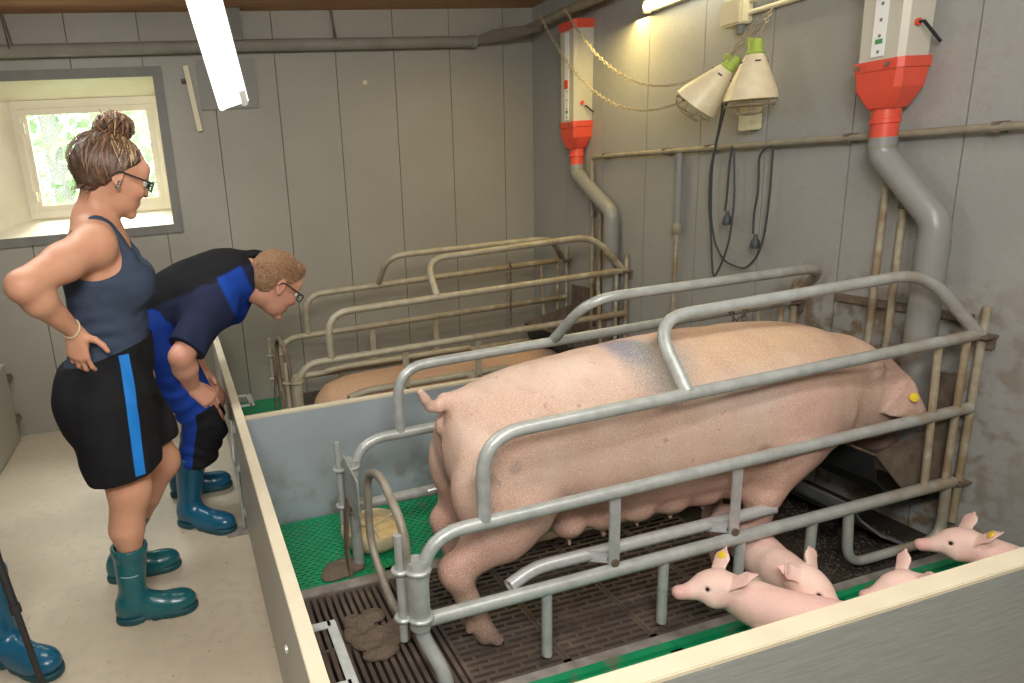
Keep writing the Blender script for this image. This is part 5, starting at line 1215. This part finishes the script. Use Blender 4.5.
boot(mr, (-.125, 3.06), math.radians(0), (-.045, 3.055, .30), M['bootb'], 1.0, .066)

# ---------------------------------------------------------------- third person at the left edge (only boots reach into the photo)
tr = empty('person', (-.80, 1.95, 0), 'person cut off by the left edge, wearing blue rubber boots', 'person')
ox, oy = -.735, 1.995
boot(tr, (-.71, 2.075), math.radians(-40), (-.725, 2.07, .33), M['bootb'], 1.02, .068)
boot(tr, (ox-.08, oy-.30), math.radians(-12), (ox-.09, oy-.30, .33), M['bootb'], 1.0, .066)
B = SDF(.006); c0 = np.array([ox-.03, oy-.15, 0])
B.loft(c0, Z3, (1, 0, 0), [(.80, 0, 0, .10, .15), (.88, 0, 0, .13, .19), (1.0, 0, 0, .12, .17), (1.15, 0, 0, .13, .18), (1.3, 0, 0, .13, .20), (1.40, 0, 0, .10, .18), (1.46, 0, 0, .06, .09), (1.48, 0, 0, .01, .02)], k=.03)
tf = Frame(c0+np.array([.01, 0, 1.60]), math.radians(10), math.radians(-15), .97); B.cap(c0+(0, 0, 1.42), tf(-.03, 0, -.05), .06, .058, k=.04); head(B, tf)
ar = []
for sg in (-1, 1):
    sh, el, wi = c0+(0, .20*sg, 1.38), c0+(-.05, .25*sg, 1.10), c0+(.05, .24*sg, .86); ar.append((sh, el, wi))
    B.ell(sh, (.07, .06, .07), k=.04); B.limb([sh, el, wi], [.056, .044, .028], k=.02); hand(B, wi, d=(.15, 0, -1), n=(.1, sg, 0), l=(1, 0, 0))
    B.cap(c0+(0, .10*sg, .85), (-.722 if sg > 0 else ox-.09, 2.07 if sg > 0 else oy-.30, .45), .10, .065, k=.03); B.cap((-.722 if sg > 0 else ox-.09, 2.07 if sg > 0 else oy-.30, .45), (-.722 if sg > 0 else ox-.09, 2.07 if sg > 0 else oy-.30, .10), .06, .04, k=.03)
B.build('body', M['skin'], tr, col=lambda P: skincol(P)); eyes(tf, tr)
H = SDF(.005); H.ell(tf(-.014, 0, .042), np.array((.104, .080, .095)), k=.02, R=tf.R); H.ell(tf(-.055, 0, -.01), np.array((.054, .066, .062)), k=.03, R=tf.R)
H.clip(lambda P: (P-tf.o)@tf.F-np.interp((P-tf.o)@tf.U, [-.1, .0, .06, .13], [-.03, -.01, .06, .12]), .005); H.build('hair', mat('dark_brown_hair', (.08, .05, .03), .6, bump=.8, bscale=200), tr)
J = SDF(.006); J.loft(c0, Z3, (1, 0, 0), [(.80, 0, 0, .10, .15), (.88, 0, 0, .14, .20), (1.0, 0, 0, .13, .18), (1.15, 0, 0, .13, .18), (1.3, 0, 0, .13, .20), (1.40, 0, 0, .10, .18), (1.46, 0, 0, .065, .10)], k=.03)
for sh, el, wi in ar: J.limb([sh, el, wi], [.068, .056, .045], k=.03)
J.noise = lambda P: .005*wob(P, 18, 3); J.build('jacket', mat('dark_blue_coverall', (.02, .03, .08), .8), tr, off=.01)
K = SDF(.006)
for sg in (-1, 1): K.cap(c0+(0, .10*sg, .87), (-.722 if sg > 0 else ox-.09, 2.07 if sg > 0 else oy-.30, .36), .115, .064, k=.04)
K.noise = lambda P: .005*wob(P, 22, 5); K.build('trousers', bpy.data.materials['dark_blue_coverall'], tr, off=.0)
# black pole of a monopod standing at the left edge
pr = empty('monopod', atY(46, 695, 1.62), 'black telescopic pole slanting through the lower left corner before the blue boot', 'pole')
pa, pb = atY(44, 689, 1.62), atY(0, 566, 1.66); dv = nrm(pb-pa); low = pa-dv*(pa[2]/dv[2]) if dv[2] > 0 else pa
MB().tube([low, pb+dv*.10], .0085).build('lower_tube', M['black'], pr); MB().tube([pb-dv*.12, pb+dv*.55], .0105).build('upper_tube', M['black'], pr)
for t in (.0,): c_ = pb-dv*.12; MB().tube([c_-dv*.012, c_+dv*.012], .0135, seg=12).build('clamp_collar', M['black'], pr)
MB().tube([low, low+dv*.03], .014, seg=12).build('rubber_foot', M['black'], pr)
